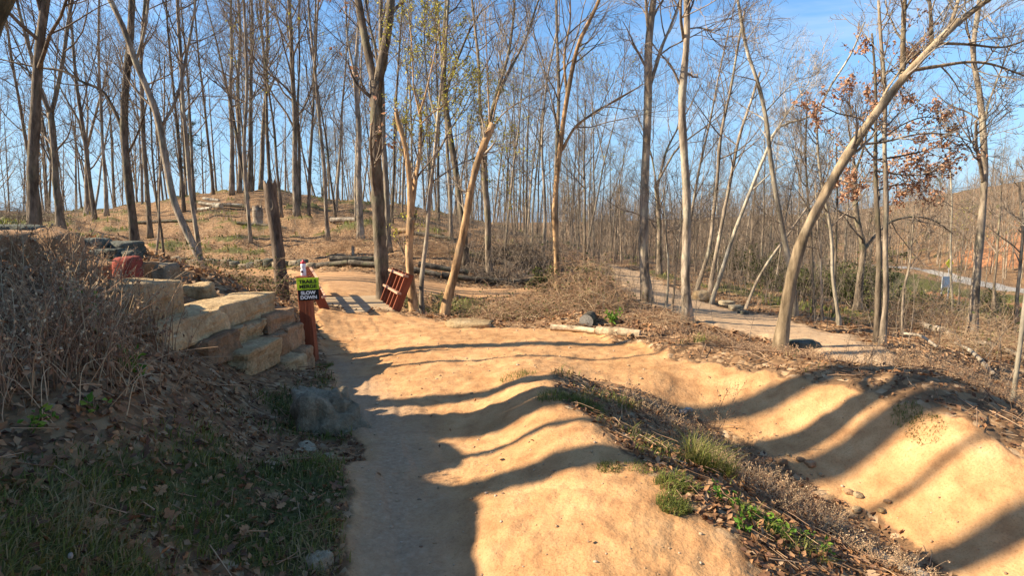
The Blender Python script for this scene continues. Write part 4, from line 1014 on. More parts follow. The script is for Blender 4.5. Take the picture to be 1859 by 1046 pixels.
# courses from the bottom up: front face, top, then where each block starts and ends along the wall
COURSES = [(-2.68, .13, .34, [(6.05,6.66,'sandstone_brown'),(6.68,7.22,'sandstone'),(7.24,7.6,'sandstone_brown')]),
 (-2.83, .43, .34, [(5.86,6.70,'sandstone'),(6.73,7.22,'sandstone_brown'),(7.24,7.72,'sandstone_brown')]),
 (-2.99, .63, .26, [(5.42,6.05,'sandstone_brown'),(6.08,6.90,'sandstone'),(6.93,7.72,'sandstone_brown')]),
 (-3.13, .90, .33, [(4.95,6.10,'sandstone'),(6.13,7.42,'sandstone')]),
 (-3.32, 1.22, .36, [(4.75,5.72,'sandstone')])]
gw = np.random.default_rng(66)
for ci, (xf, zt, hh, blocks) in enumerate(COURSES):
    for bi, (y0, y1, mt) in enumerate(blocks):
        D = .52; h_ = hh * gw.uniform(.94, 1.06); L = (y1 - y0) - .012
        o = link_mesh('stone', rock_mesh('stone', (D, L, h_), 600 + ci * 10 + bi, 13, 14, .05, .075), M[mt], wall)
        c = np.array([xf - D / 2 + gw.normal(0, .03), (y0 + y1) / 2, zt - h_ / 2 + gw.normal(0, .014)]) - b0
        o.location = c; o.rotation_euler = (gw.normal(0, .015), gw.normal(0, .03), gw.normal(0, .03) - .06)
def lone(name, label, cat, px, py, Y, dims, yaw, mat, seed, pn=6, rough=.06, tilt=(0, 0), group=None, m=9, sit=False, skew=.09):
    o = stone(name, px, py, Y, dims, yaw, mat, seed, None, pn, rough, tilt, m, skew)
    if sit:
        o.location.z = float(H(o.location.x, o.location.y)) + dims[2] * 0.28
    return tag(o, label, cat, group)
lone('stone_block', 'small tan block lying on top of the wall behind the weeds', 'stone', 359, 531, 7.6, (.32,.4,.22), 15, 'sandstone', 620)
lone('stone_slab', 'flat pale slab lying on the highest course of the wall', 'stone', 448, 540, 7.7, (.55,.45,.10), 12, 'sandstone', 621)
lone('stone_block', 'dark grey-brown block at the right end of the short upper row', 'stone', 297, 496, 7.2, (.27,.4,.26), 8, 'greystone', 622)
lone('stone_block', 'tan-grey block between the red stone and the dark end block', 'stone', 264, 497, 7.1, (.30,.4,.30), 8, 'sandstone_brown', 623)
lone('stone_block', 'red stone block with a rounded top in the upper row', 'stone', 232, 494, 6.8, (.25,.3,.36), 5, 'redstone', 624, pn=6, rough=.03)
lone('stone_block', 'brown block left of the red stone, half behind weeds', 'stone', 192, 500, 7.0, (.42,.4,.34), 5, 'sandstone_brown', 625)
lone('boulder', 'big brown rough block with a sloping shoulder behind the tall weeds', 'stone', 92, 478, 5.7, (.50,.6,.62), 14, 'sandstone_brown', 626, pn=5, rough=.08)
lone('stone_block', 'long dark block at the far left under the tree trunk', 'stone', 18, 470, 5.6, (.75,.6,.5), 6, 'sandstone_brown', 627)
lone('stone_block', 'blackish block with a flat top, highest of the dark stones', 'stone', 167, 447, 8.6, (.44,.5,.24), 8, 'darkstone', 628)
lone('stone_block', 'dark flat stone right of the blackish flat-topped block', 'stone', 222, 452, 8.8, (.5,.5,.22), -6, 'darkstone', 629)
lone('stone_block', 'grey-green low stone between the brown rough block and the blackish block', 'stone', 132, 461, 8.2, (.36,.4,.24), 10, 'darkstone', 630)
lone('stone_block', 'rubbly dark stone at the foot of the bare trunk, far left', 'stone', 30, 420, 11, (.9,.6,.25), 6, 'darkstone', 631, rough=.1)
for k, (px, py) in enumerate([(180,462),(196,470),(210,460),(224,470),(240,463),(170,474),(205,478),(230,480)]):
    lone('rubble_stone', 'small dark stone in the rubble below the blackish block', 'stone', px, py, 7.9, (.22,.22,.13), 40 * k, 'darkstone', 640 + k, pn=4, rough=.1, group='rubble below the dark stones', m=6)
# unseen blocks added left of the view to throw stepped shade on the path
for k, (x, y, z, L, D, Hh) in enumerate([(-4.6,3.7,2.0,.9,1.0,.8),(-4.9,3.0,2.15,1,.9,.9),(-4.8,3.62,2.42,.8,.75,.55),(-4.5,2.3,2.1,.9,.9,.85),(-4.6,1.5,2.1,1.0,1.0,.9),(-4.9,2.45,2.6,1.0,.8,.6),(-4.3,.7,2.0,1,.9,.8),(-4.9,1.5,2.55,.8,.9,.5),(-4.0,.0,1.9,1,.9,.8),(-5.0,2.95,2.8,.7,.6,.3)]):
    o = link_mesh('stone_block', rock_mesh('stone_block', (L, D, Hh), 660 + k, 8, 6.5, .05), M['sandstone_brown'])
    o.location = (x, y, z); o.rotation_euler = (0, 0, .3 * k); tag(o, 'brown block of the unseen stack added to shade the path', 'stone', 'unseen blocks added to shade the path')
lone('boulder', 'big lumpy grey-tan boulder at the left edge of the near path', 'rock', 598, 774, 4.9, (.50,.55,.70), 25, 'boulderstone', 700, pn=4.2, rough=.2, m=16, skew=.16)
lone('rock', 'smaller rounded grey-tan rock just in front of the big boulder', 'rock', 588, 852, 4.0, (.19,.24,.20), 10, 'boulderstone', 701, pn=2.6, rough=.12, m=10)
lone('rock', 'flat grey rock half buried in grass left of the big boulder', 'rock', 556, 826, 4.25, (.18,.3,.16), 30, 'boulderstone', 702, pn=2.8, rough=.12, m=9)
lone('rock', 'pale flat-faced rock at the bottom edge beside the path', 'rock', 582, 1032, 2.66, (.13,.14,.16), 20, 'boulderstone', 703, pn=4, rough=.1, m=9)
lone('rock', 'small white stone lying in the dark grass, bottom left', 'rock', 128, 1010, 1.88, (.016,.012,.022), 20, 'palestone', 704, pn=2.5, m=6)
lone('stone_slab', 'flat stone slab at the far edge of the sand by the gully', 'stone', 851, 591, 10.8, (.86,.55,.2), -4, 'sandstone', 705, pn=5, rough=.07)
lone('boulder', 'pale rounded boulder on the far side of the gravel trail', 'rock', 1272, 538, 18.3, (.52,.5,.36), 5, 'sandstone', 706, pn=3.5, rough=.08, skew=.05)
lone('rock', 'low flat rock at the trail edge right of the pale boulder', 'rock', 1318, 550, 16.8, (.42,.4,.16), 0, 'greystone', 707, pn=4)
lone('rock', 'squarish grey rock, middle one of three at the trail edge', 'rock', 1336, 560, 15.8, (.36,.34,.2), 0, 'greystone', 708, pn=5)
lone('rock', 'dark rock nearest the camera of three at the trail edge', 'rock', 1349, 569, 14.9, (.22,.3,.17), 10, 'darkstone', 709, pn=5)
lone('rock', 'low dark flat rock in the shade of the big leaning tree', 'rock', 1462, 625, 9.75, (.45,.4,.15), 4, 'darkstone', 710, pn=4)
lone('rock', 'small pale broken rock among leaves left of the big leaning tree', 'rock', 1344, 634, 8.9, (.16,.14,.10), 30, 'palestone', 711, pn=3, rough=.15, m=7)
gq = np.random.default_rng(31)
DS = [(1250,746),(1240,752),(1452,838),(1430,828),(1470,845),(1558,903),(1540,895),(1600,930),(1612,915),(1490,865),(1420,842),(1555,930)]
for k, (px, py) in enumerate(DS):
    q = hit(px, py); s = gq.uniform(.035, .075)
    o = link_mesh('stone', rock_mesh('stone', (s * 1.3, s, s * .7), 720 + k, 6, 3, .12), M['palestone' if k < 2 else ('sandstone' if k % 2 else 'sandstone_brown')])
    o.location = (q[0], q[1], q[2] + s * .15); o.rotation_euler = (0, .2, gq.uniform(0, 6)); tag(o, 'small loose stone in the gully between the mound and the berm', 'stone', 'loose stones in the dip')
# low stones edging the hillside trail
for k in range(17):
    px = 318 + k * 15.5; py = 476 + (px - 318) * .075
    o = lone('edging_stone', 'squared mossy stone in the row edging the hillside trail', 'stone', px, py, 21.6 - k * .08, (.34, .3, gq.uniform(.2, .34)), gq.uniform(-8, 8), 'darkstone' if k % 2 else 'greystone', 760 + k, group='stones edging the hillside trail', m=5, sit=True)

# ------------------------------------------------------------------ boxes and text
def box(mb, c, size, R=None, tint=.5):
    s = np.asarray(size) / 2
    v = np.array([(x, y, z) for x in (-1, 1) for y in (-1, 1) for z in (-1, 1)], float) * s
    if R is not None: v = v @ np.asarray(R).T
    mb.add(v + np.asarray(c), [(0, 1, 3, 2), (4, 6, 7, 5), (0, 4, 5, 1), (2, 3, 7, 6), (0, 2, 6, 4), (1, 5, 7, 3)], None, tint)
    return mb
def bevel(o, w, seg=2):
    m = o.modifiers.new('bevel', 'BEVEL'); m.width = w; m.segments = seg; m.limit_method = 'ANGLE'; return o

def text_mesh(name, s, width, height, depth=.002, bold=.04):
    cu = bpy.data.curves.new(name, 'FONT'); cu.body = s; cu.extrude = .01; cu.offset = bold; cu.align_x = 'CENTER'
    o = bpy.data.objects.new(name, cu); COL.objects.link(o)
    bpy.context.view_layer.update()
    me = bpy.data.meshes.new_from_object(o.evaluated_get(bpy.context.evaluated_depsgraph_get()))
    bpy.data.objects.remove(o); bpy.data.curves.remove(cu)
    co = np.empty(len(me.vertices) * 3, np.float32); me.vertices.foreach_get('co', co); co = co.reshape(-1, 3)
    lo, hi = co.min(0), co.max(0)
    co = (co - (lo + hi) / 2) / (hi - lo) * np.array([width, height, depth])
    me.vertices.foreach_set('co', np.stack([co[:, 0], -co[:, 2], co[:, 1]], -1).astype(np.float32).ravel()); me.update()
    me.name = name
    return me

# ------------------------------------------------------------------ sign post with bottle
pb = stand(568, 655, 8.0)
post = thing('trail_sign', 'brown wooden trail post with yellow and black TRAILS MERGE SLOW DOWN sign', 'sign', tuple(pb), math.radians(3))
top_z = P(558, 501, 8.0)[2] - pb[2]; lean = -.085
mb = MB(); box(mb, (0, 0, 0), (.165, .165, 1)); pm = mb.mesh('post', False)
pco = np.empty(24, np.float32); pm.vertices.foreach_get('co', pco); pco = pco.reshape(-1, 3)
pco[:, 2] = np.where(pco[:, 2] > 0, top_z, -.25); pco[:, 0] += np.where(pco[:, 2] > 0, lean, 0); pm.vertices.foreach_set('co', pco.ravel()); pm.update()
bevel(link_mesh('post', pm, M['red_wood'], post), .008)
roll = math.atan2(-lean, top_z)
def sign_board(px, py, mat, w, h, tilt):
    c = P(px, py, 7.9) - pb
    mb = MB(); box(mb, (0, 0, 0), (w, .006, h)); o = bevel(mb.obj('sign_board', M[mat], post, False), .002)
    o.location = (c[0], -.0975, c[2]); o.rotation_euler = (0, tilt, 0); return o
sy = sign_board(558, 515.5, 'sign_yellow', .305, .168, -.05)
for i, s in enumerate(('TRAILS', 'MERGE')):
    o = link_mesh('lettering', text_mesh('lettering', s, .245 if i == 0 else .235, .052), M['ink_black'], sy); o.location = (0, -.005, .033 - i * .068)
sk = sign_board(559.5, 535.8, 'sign_black', .285, .152, -.05)
for i, s in enumerate(('SLOW', 'DOWN')):
    o = link_mesh('lettering', text_mesh('lettering', s, .205 if i == 0 else .225, .050), M['ink_white'], sk); o.location = (0, -.005, .032 - i * .064)
bb = P(556.5, 501, 8.0)
bottle = thing('water_bottle', 'white squeeze bottle with a red lid standing on top of the sign post', 'bottle', (pb[0] + lean, pb[1], pb[2] + top_z + .001))
def lathe(name, prof, mat, parent, n=20):
    mb = MB(); an = np.arange(n) / n * 6.28318
    v = np.array([[(r * math.cos(a), r * math.sin(a), z) for a in an] for r, z in prof]).reshape(-1, 3)
    i = np.arange(len(prof) * n).reshape(len(prof), n); a = i[:-1]; b_ = np.roll(a, -1, 1); c_ = i[1:]; d_ = np.roll(c_, -1, 1)
    mb.add(v, np.stack([a, b_, d_, c_], -1).reshape(-1, 4)); return mb.obj(name, M[mat], parent)
bd = lathe('body', [(.001,0),(.034,.0),(.037,.006),(.037,.085),(.031,.10),(.031,.112),(.036,.125),(.036,.158),(.030,.172),(.029,.176)], 'bottle', bottle)
lathe('lid', [(.031,.173),(.033,.176),(.033,.196),(.025,.203),(.012,.206),(.012,.222),(.008,.228),(.001,.229)], 'bottle_red', bottle)
mb = MB()
for a in np.linspace(-2.4, -1.2, 7)[:-1]:
    a2 = a + .2
    for (z0, z1, a0_, a1_) in ((.045, .062, a, a2), (.062, .078, a, a2)):
        if (z0 > .05 and not -2.2 < a < -1.4): continue
        r = .0377; mb.add([(r*math.cos(x), r*math.sin(x), z) for x, z in ((a0_, z0), (a1_, z0), (a1_, z1), (a0_, z1))], [(0, 1, 2, 3)])
mb.obj('printed_mark', M['bottle_dark'], bottle)

# ------------------------------------------------------------------ foot bridge
nl, nr = P(601, 566, 12.2), P(716, 565, 12.2)
zb = float(H((nl[0] + nr[0]) / 2, 12.0)) + .02
axis = np.array([-.40, 1.0]); axis /= np.linalg.norm(axis)
BW = nr[0] - nl[0]; BL = 3.5
yaw = math.atan2(-axis[0], axis[1])
bridge = thing('foot_bridge', 'short wooden foot bridge with red-brown outward leaning side boards over the gully', 'bridge', ((nl[0] + nr[0]) / 2, 12.2, zb), yaw)
mb = MB(); box(mb, (0, 0, 0), (BW, .134, .045)); pl = mb.mesh('plank', False)
for k in range(int(BL / .142)):
    o = link_mesh('plank', pl, M['deck'], bridge); o.location = (gq.normal(0, .008), .07 + k * .142, -.022 + gq.normal(0, .002)); bevel(o, .006, 1)
for s in (-1, 1):
    mb = MB(); box(mb, (s * (BW / 2 - .12), BL / 2, -.147), (.09, BL, .2)); mb.obj('beam', M['red_wood'], bridge, False)
mb = MB(); box(mb, (0, 0, 0), (.19, .045, .90)); brd = mb.mesh('side_board', False)
LEAN = math.radians(22)
def side(s, n, step):
    for k in range(n):
        o = link_mesh('side_board', brd, M['red_wood'], bridge); y = .05 + k * step
        o.location = (s * (BW / 2 + .03 + .42 * math.tan(LEAN)), y, .36); o.rotation_euler = (0, s * LEAN, 0); bevel(o, .006, 1)
    LR = (n - 1) * step + .25
    for hh, w in ((.74, .13), (.36, .10)):
        mb = MB(); box(mb, (0, 0, 0), (w, LR, .05)); o = bevel(mb.obj('rail', M['rail_cap'], bridge, False), .006, 1)
        o.location = (s * (BW / 2 - .045 + hh * math.tan(LEAN)), LR / 2 - .05, hh); o.rotation_euler = (0, s * LEAN * .6, 0)
side(-1, 7, .50); side(1, 5, .42)

# ------------------------------------------------------------------ logs
def log(name, label, pts, r, mat='log', end='cut_wood', group=None, r1=None, seed=0, sides=12, cat='log'):
    pts = np.asarray(pts, float); b = pts.mean(0)
    L = smooth_line(pts - b, 9); g = np.random.default_rng(seed); R = np.linspace(r, r1 if r1 else r * .85, 9) * (1 + .04 * g.standard_normal(9))
    root = thing(name, label, cat, tuple(b), 0, group)
    MB().tubes(L, R, sides).obj('bark', M[mat], root)
    for e, nx in ((0, 1), (-1, -2)):
        mb = MB(); T_ = unit(L[e] - L[nx]); N_ = unit(np.cross(T_, [0, 0, 1.0])); U_ = np.cross(N_, T_); an = np.arange(sides) / sides * 6.28318
        ring = L[e] + R[e] * .99 * (np.cos(an)[:, None] * N_ + np.sin(an)[:, None] * U_)
        mb.add(np.concatenate([[L[e] + T_ * .008], ring]), None, [(0, 1 + i, 1 + (i + 1) % sides) for i in range(sides)])
        mb.obj('cut_end', M[end], root, False)
    return root
def gl(px, py, Y=None, up=0.0):
    q = stand(px, py, Y) if Y else hit(px, py)
    return q + np.array([0, 0, up])
q = hit(1064, 592) + np.array([0, 0, .07])
log('cut_log', 'thick cut log poking its round grey end out of the brush heap', [q, q + [.10, .35, .0], q + [.2, .8, -.03]], .13, 'log_dark', 'grey_cut', seed=1, sides=18)
log('cut_log', 'pale barkless log lying along the sand edge below the round log end', [hit(1086, 607) + [0, 0, .04], hit(1125, 609) + [0, 0, .05], hit(1162, 614) + [0, 0, .04]], .085, 'log_tan', 'cut_wood', seed=2)
log('cut_log', 'thin pale log continuing left along the sand edge', [hit(1000, 600) + [0, 0, .05], hit(1045, 603) + [0, 0, .06], hit(1081, 606) + [0, 0, .04]], .06, 'log_tan', 'cut_wood', seed=3)
log('cut_log', 'grey weathered log in the gully at the lower right', [gl(1590, 930, 3.72, .02), gl(1640, 968, 3.5, .04), gl(1685, 1000, 3.32, .05)], .05, 'log', 'cut_wood', seed=4)
log('cut_log', 'darker log end to end above the weathered log in the gully', [gl(1500, 900, 4.0, .02), gl(1545, 912, 3.85, .03), gl(1592, 940, 3.68, .02)], .035, 'log_dark', 'grey_cut', seed=5)
log('cut_log', 'short dark burnt-looking stick below the weathered log', [gl(1680, 1012, 3.25, .02), gl(1700, 1020, 3.2, .03), gl(1722, 1034, 3.12, .02)], .025, 'log_dark', 'grey_cut', seed=6)
for k, (a, b_, l) in enumerate([((1690,604),(1745,632),'pale fallen trunk on the slope right of the oak'),((1640,592),(1692,606),'shorter fallen trunk ending by the oak'),((1745,628),(1862,662),'long fallen limb sloping down to the right edge'),((1735,632),(1800,690),'thin fallen limb sloping into the gully at the right'),((1700,640),(1640,618),'thin fallen branch at the foot of the oak')]):
    A_, B_ = gl(*a, None, .10), gl(*b_, None, .12)
    log('fallen_log', l, [A_, (A_ + B_) / 2 + [0, 0, .08], B_], [.085,.08,.06,.04,.03][k], 'log', 'cut_wood', seed=10 + k)
for k, (a, b_, Y, r, l) in enumerate([((352,381),(382,384),40,.13,'lowest pale log of the pile on the hill'),((362,372),(392,374),42,.12,'upper left pale log of the pile on the hill'),((390,382),(402,380),40,.2,'fat cut log showing its end in the pile on the hill'),((388,368),(440,380),41,.14,'long pale log sloping right in the pile on the hill'),((400,374),(452,388),40.5,.12,'darker long log under the sloping pale one'),((370,378),(398,372),43,.11,'back log of the pile on the hill')]):
    A_, B_ = gl(*a, Y, .15), gl(*b_, Y - .6, .15)
    A_[2] = P(*a, Y)[2]; B_[2] = P(*b_, Y - .6)[2]
    z = max(float(H(A_[0], A_[1])), float(H(B_[0], B_[1]))) + r * .8
    A_[2] = float(H(A_[0], A_[1])) + r + .06 * k; B_[2] = float(H(B_[0], B_[1])) + r + .05 * k
    log('cut_log', l, [A_, (A_ + B_) / 2, B_], r, 'bark_pale' if k != 4 else 'log_dark', 'cut_wood', seed=20 + k, group='log pile on the hill')
for k, (a, b_, Y, r, l, mt) in enumerate([((600,372),(652,382),36,.17,'fallen trunk lying left of the broken-topped tree on the slope','log'),((706,386),(740,392),31,.15,'orange-tan log piece behind the grey trunk on the slope','bark_tan'),((745,392),(830,394),30,.12,'long dark fallen trunk crossing behind the stripped tree','log_dark'),((905,432),(932,450),23.5,.14,'pale cut log at the foot of the brush pile','log'),((985,473),(1000,482),20,.10,'short grey log right of the brush pile','log'),((430,394),(520,410),32,.09,'thin fallen log left of the snag on the hill','log_dark'),((240,402),(350,398),34,.10,'thin dark fallen trunk across the left slope','log_dark')]):
    A_, B_ = gl(*a, Y), gl(*b_, Y - .5); A_[2] += r * .8; B_[2] += r * .8
    log('fallen_log', l, [A_, (A_ + B_) / 2 + [0, 0, .03], B_], r, mt, 'cut_wood', seed=30 + k)
for k, (a, b_, Y0, Y1) in enumerate([((576,489),(632,492),19.9,19.7),((634,492),(690,497),19.7,19.5),((742,500),(800,505),19.7,19.7),((802,504),(862,508),19.8,19.9),((864,508),(930,514),20,20.2),((932,514),(990,520),20.2,20.4),((600,484),(680,490),20.3,20.2),((760,496),(850,500),20.4,20.5)]):
    A_, B_ = gl(*a, Y0), gl(*b_, Y1); up = .12 if k < 6 else .24; A_[2] += up; B_[2] += up
    log('edging_log', ['mossy log edging the hillside trail straight behind the bridge','mossy log edging the trail just left of the big forked trunk','edging log right of the orange stripped tree','edging log behind the leaning broken tree','edging log right of the leaning broken tree','last edging log before the brush heap','upper second-course log behind the bridge','upper second-course log right of the stripped tree'][k], [A_, (A_ + B_) / 2, B_], .11, 'log_dark', 'grey_cut', seed=40 + k, group='logs edging the hillside trail')

# snag and stump
def snag(name, label, pts, Y, r0, r1, seed, hollow=None, cat='tree', mat='bark_snag'):
    b = stand(pts[0][0], pts[0][1], Y); L = px_line(pts, b[1]) - b; L[0, 2] = -.15; L[0, 0] = 0; L[0, 1] = 0
    n = 26; k = 18; ln = smooth_line(L, n); g = np.random.default_rng(seed); R = np.linspace(r0, r1, n) * (1 + .05 * np.sin(np.linspace(0, 9, n)) + .04 * g.standard_normal(n)); R[0] *= 1.25
    root = thing(name, label, cat, tuple(b)); mb = MB().tubes(ln, R, k)
    v = mb.v[0].reshape(n, k, 3); an = np.arange(k)
    v[-1, :, 2] += .16 * np.abs(np.sin(an * 2.1 + seed)) ; v[-2, :, 2] += .05 * np.sin(an * 1.7)
    bulge = 1 + .06 * fbm(np.cos(an / k * 6.28)[None, :] * 1.2 + 0 * v[..., 0], np.sin(an / k * 6.28)[None, :] * 1.2 + 0 * v[..., 0], v[..., 2] * 1.5, 3)
    c = ln[:, None, :]; v[:] = c + (v - c) * np.stack([bulge, bulge, np.ones_like(bulge)], -1)
    mb.add(np.concatenate([[ln[-1] - [0, 0, .25]], v[-1]]), None, [(0, 1 + i, 1 + (i + 1) % k) for i in range(k)])
    mb.obj('trunk', M[mat], root)
    if hollow:
        c = P(hollow[0], hollow[1], b[1]) - b; hr = r1 * 1.02
        an = np.linspace(0, 6.283, 14, endpoint=False); ring = np.stack([.045 * np.cos(an), 0 * an, .13 * np.sin(an)], -1)
        ring[:, 1] = -np.sqrt(np.maximum(hr ** 2 - ring[:, 0] ** 2, 0)) - .012
        h = MB().add(np.concatenate([[(0, -hr * .9, 0)], ring]) + c, None, [(0, 1 + i, 1 + (i + 1) % 14) for i in range(14)]); h.obj('hollow', M['bark_dark'], root)
    return root
snag('snag', 'dead broken-off trunk with a dark hollow near its top, by the sign post', [(516,560),(510,500),(502,430),(494,375),(490,338)], 13.4, .155, .135, 5, (497,372))
snag('stump', 'grey broken stump left of the snag on the hill', [(468,408),(468,392),(467,378)], 33, .30, .27, 6, cat='stump', mat='bark')
snag('stump', 'short thin dead stub standing in the leaves left of the big forked trunk', [(641,474),(641,462),(641,452)], 23, .07, .06, 7, cat='stump', mat='bark')

# ------------------------------------------------------------------ far signs, road edge and houses
b = stand(1722, 502, 63); s = thing('road_sign', 'bright yellow diamond road sign across the road', 'sign', tuple(b), .25)
h = P(1722, 478, 63)[2] - b[2]
mb = MB(); box(mb, (0, .03, h / 2), (.07, .05, h + .4)); mb.obj('post', M['metal'], s, False)
mb = MB(); c45 = math.sqrt(.5); box(mb, (0, 0, h), (.78, .02, .78), np.array([[c45, 0, c45], [0, 1, 0], [-c45, 0, c45]])); mb.obj('sign_board', M['diamond'], s, False)
b = stand(1714, 560, 34); s = thing('notice_board', 'white rectangular sign on two posts on the grass before the road', 'sign', tuple(b), .2)
h = P(1714, 512, 34)[2] - b[2]
for x in (-.25, .25):
    mb = MB(); box(mb, (x, .04, h / 2), (.06, .06, h + .5)); mb.obj('post', M['metal'], s, False)
mb = MB(); box(mb, (0, 0, h), (.62, .02, .66)); mb.obj('sign_board', M['sign_white'], s, False)
# ------------------------------------------------------------------ plants and litter on the ground
def gmask(m): 
    G = m.reshape(GX.shape); return lambda x, y: _fbilin(G, x, y)
f_sand, f_grav, f_hill, f_road, f_grass, f_clay = [gmask(m) for m in (m_sand, m_grav, m_hill, m_road, m_grass, m_clay)]
def bare(x, y): return np.maximum.reduce([f_sand(x, y), f_grav(x, y), f_hill(x, y), f_road(x, y)])
def sample(g, n, th0, th1, r0, r1):
    """about even over the view: even in bearing and in log distance"""
    th = np.radians(g.uniform(th0, th1, n)); r = np.exp(g.uniform(math.log(r0), math.log(r1), n))
    return r * np.sin(th), r * np.cos(th)
def keep(x, y, m): return x[m], y[m]
def stuff(mb, name, mat, label=None):
    o = mb.obj(name, M[mat]); o['kind'] = 'stuff'
    if label: o['label'] = label
    return o
g = np.random.default_rng(900)

# fallen leaves
mb = MB()
for n, th0, th1, r0, r1, sz, thr in ((33000, -53, 53, 1.7, 9, .042, .35), (29000, -53, 53, 9, 34, .085, .3), (700, -20, 47, 2.6, 14, .035, 2)):
    x, y = sample(g, n, th0, th1, r0, r1)
    p = g.random(len(x)); m = (bare(x, y) < thr) & (p < np.clip(.95 - .65 * f_grass(x, y), 0, 1)) if thr < 1 else (p < .12)
    x, y = keep(x, y, m)
    # not so many in the grass strip of the bank; thick where the bank meets the wall
    z = H(x, y)
    leaf_batch(g, mb, np.stack([x, y, z + .012], -1), sz, None, flat=Hn(x, y))
stuff(mb, 'fallen_leaves', 'leaf', 'brown dead leaves strewn over the ground')

# the biggest leaves, each its own
def oak_leaf_mesh(seed):
    gg = np.random.default_rng(seed); n = 13; t = np.linspace(0, 1, n)
    w = .26 * np.sin(np.pi * np.clip(t * .95 + .05, 0, 1)) ** .7 * (1 + .38 * np.sin(t * 22)) + .012
    cur = .25 * gg.random() + .1; curl = .35 * gg.random()
    mid = np.stack([t - .5, 0 * t, cur * (t - .5) ** 2], -1); L = mid + np.stack([0 * t, w, curl * w], -1); R_ = mid + np.stack([0 * t, -w, curl * w * .6], -1)
    V_ = np.concatenate([mid, L, R_]); i = np.arange(n - 1)
    q = np.concatenate([np.stack([i, i + 1, i + 1 + n, i + n], -1), np.stack([i + 1, i, i + 2 * n, i + 1 + 2 * n], -1)])
    return np_mesh('fallen_leaf', V_, q, None, np.full(len(V_), gg.uniform(.15, 1)))
LM = [oak_leaf_mesh(k) for k in range(8)]
cnt = 0
x, y = sample(g, 3000, -44, 44, 2.0, 6.0); m = (bare(x, y) < .2); x, y = keep(x, y, m)
z = H(x, y); nn = Hn(x, y)
for k in range(min(210, len(x))):
    o = bpy.data.objects.new('fallen_leaf', LM[k % 8]); COL.objects.link(o); o.parent = GROUND
    if not LM[k % 8].materials: LM[k % 8].materials.append(M['leaf'])
    r_ = g.normal(0, .35, 3); nv = Vector((nn[k] + r_ * [1, 1, 0]).tolist())
    o.rotation_euler = (nv.to_track_quat('Z', 'Y') @ Euler((0, 0, g.uniform(0, 6.28))).to_quaternion()).to_euler()
    s = g.uniform(.055, .105); o.scale = (s, s * g.uniform(.8, 1.1), s); o.location = (x[k], y[k], z[k] + .025)

# grass blades
def blades(mb, x, y, z, h, w, lean, g, tint, nrm=None):
    n = len(x); az = g.uniform(0, 6.283, n); d = np.stack([np.cos(az), np.sin(az), 0 * az], -1); s = np.stack([-np.sin(az), np.cos(az), 0 * az], -1)
    if nrm is not None: d = d + nrm * [.8, .8, 0]
    h = (h * g.uniform(.5, 1.3, n))[:, None]; w = (np.broadcast_to(w, n) * g.uniform(.7, 1.3, n))[:, None]; l = (lean * g.uniform(.3, 1.4, n))[:, None]
    p = np.stack([x, y, z - .01], -1); up = np.array([0, 0, 1.0])
    mid = p + h * (.55 * up + .25 * l * d); tip = p + h * (up * (1 - .25 * l) + l * d)
    v = np.stack([p - s * w, p + s * w, mid + s * w * .8, mid - s * w * .8, tip], 1).reshape(-1, 3); o = np.arange(n)[:, None] * 5
    mb.add(v, o + [0, 1, 2, 3], o + [3, 2, 4], np.repeat(tint, 5))
mb = MB()
x, y = sample(g, 150000, -47, 47, 1.7, 11); m = (g.random(len(x)) < np.clip(f_grass(x, y) * 1.2 - .15, 0, 1)) & (bare(x, y) < .5); x, y = keep(x, y, m)
rr = np.hypot(x, y)
pt = fbm(x * 2.2, y * 2.2, octaves=3)
tn = np.clip(.44 + .4 * pt + g.normal(0, .18, len(x)), 0, 1); tn = np.where(g.random(len(x)) < .24, g.uniform(.82, 1, len(x)), tn)
blades(mb, x, y, H(x, y), np.clip(.028 + .012 * rr + .03 * pt, .02, .12), .0012 + .0006 * rr, .8, g, tn, Hn(x, y))
x, y = sample(g, 60000, -47, 47, 11, 60); m = (g.random(len(x)) < np.clip(f_grass(x, y) * 1.0 - .2, 0, 1)) & (bare(x, y) < .5); x, y = keep(x, y, m); rr = np.hypot(x, y)
blades(mb, x, y, H(x, y), .12 + .003 * rr, .0008 * rr, .7, g, np.clip(g.normal(.68, .15, len(x)), 0, 1))
stuff(mb, 'grass', 'grass', 'short green and straw-coloured grass on the banks and field')

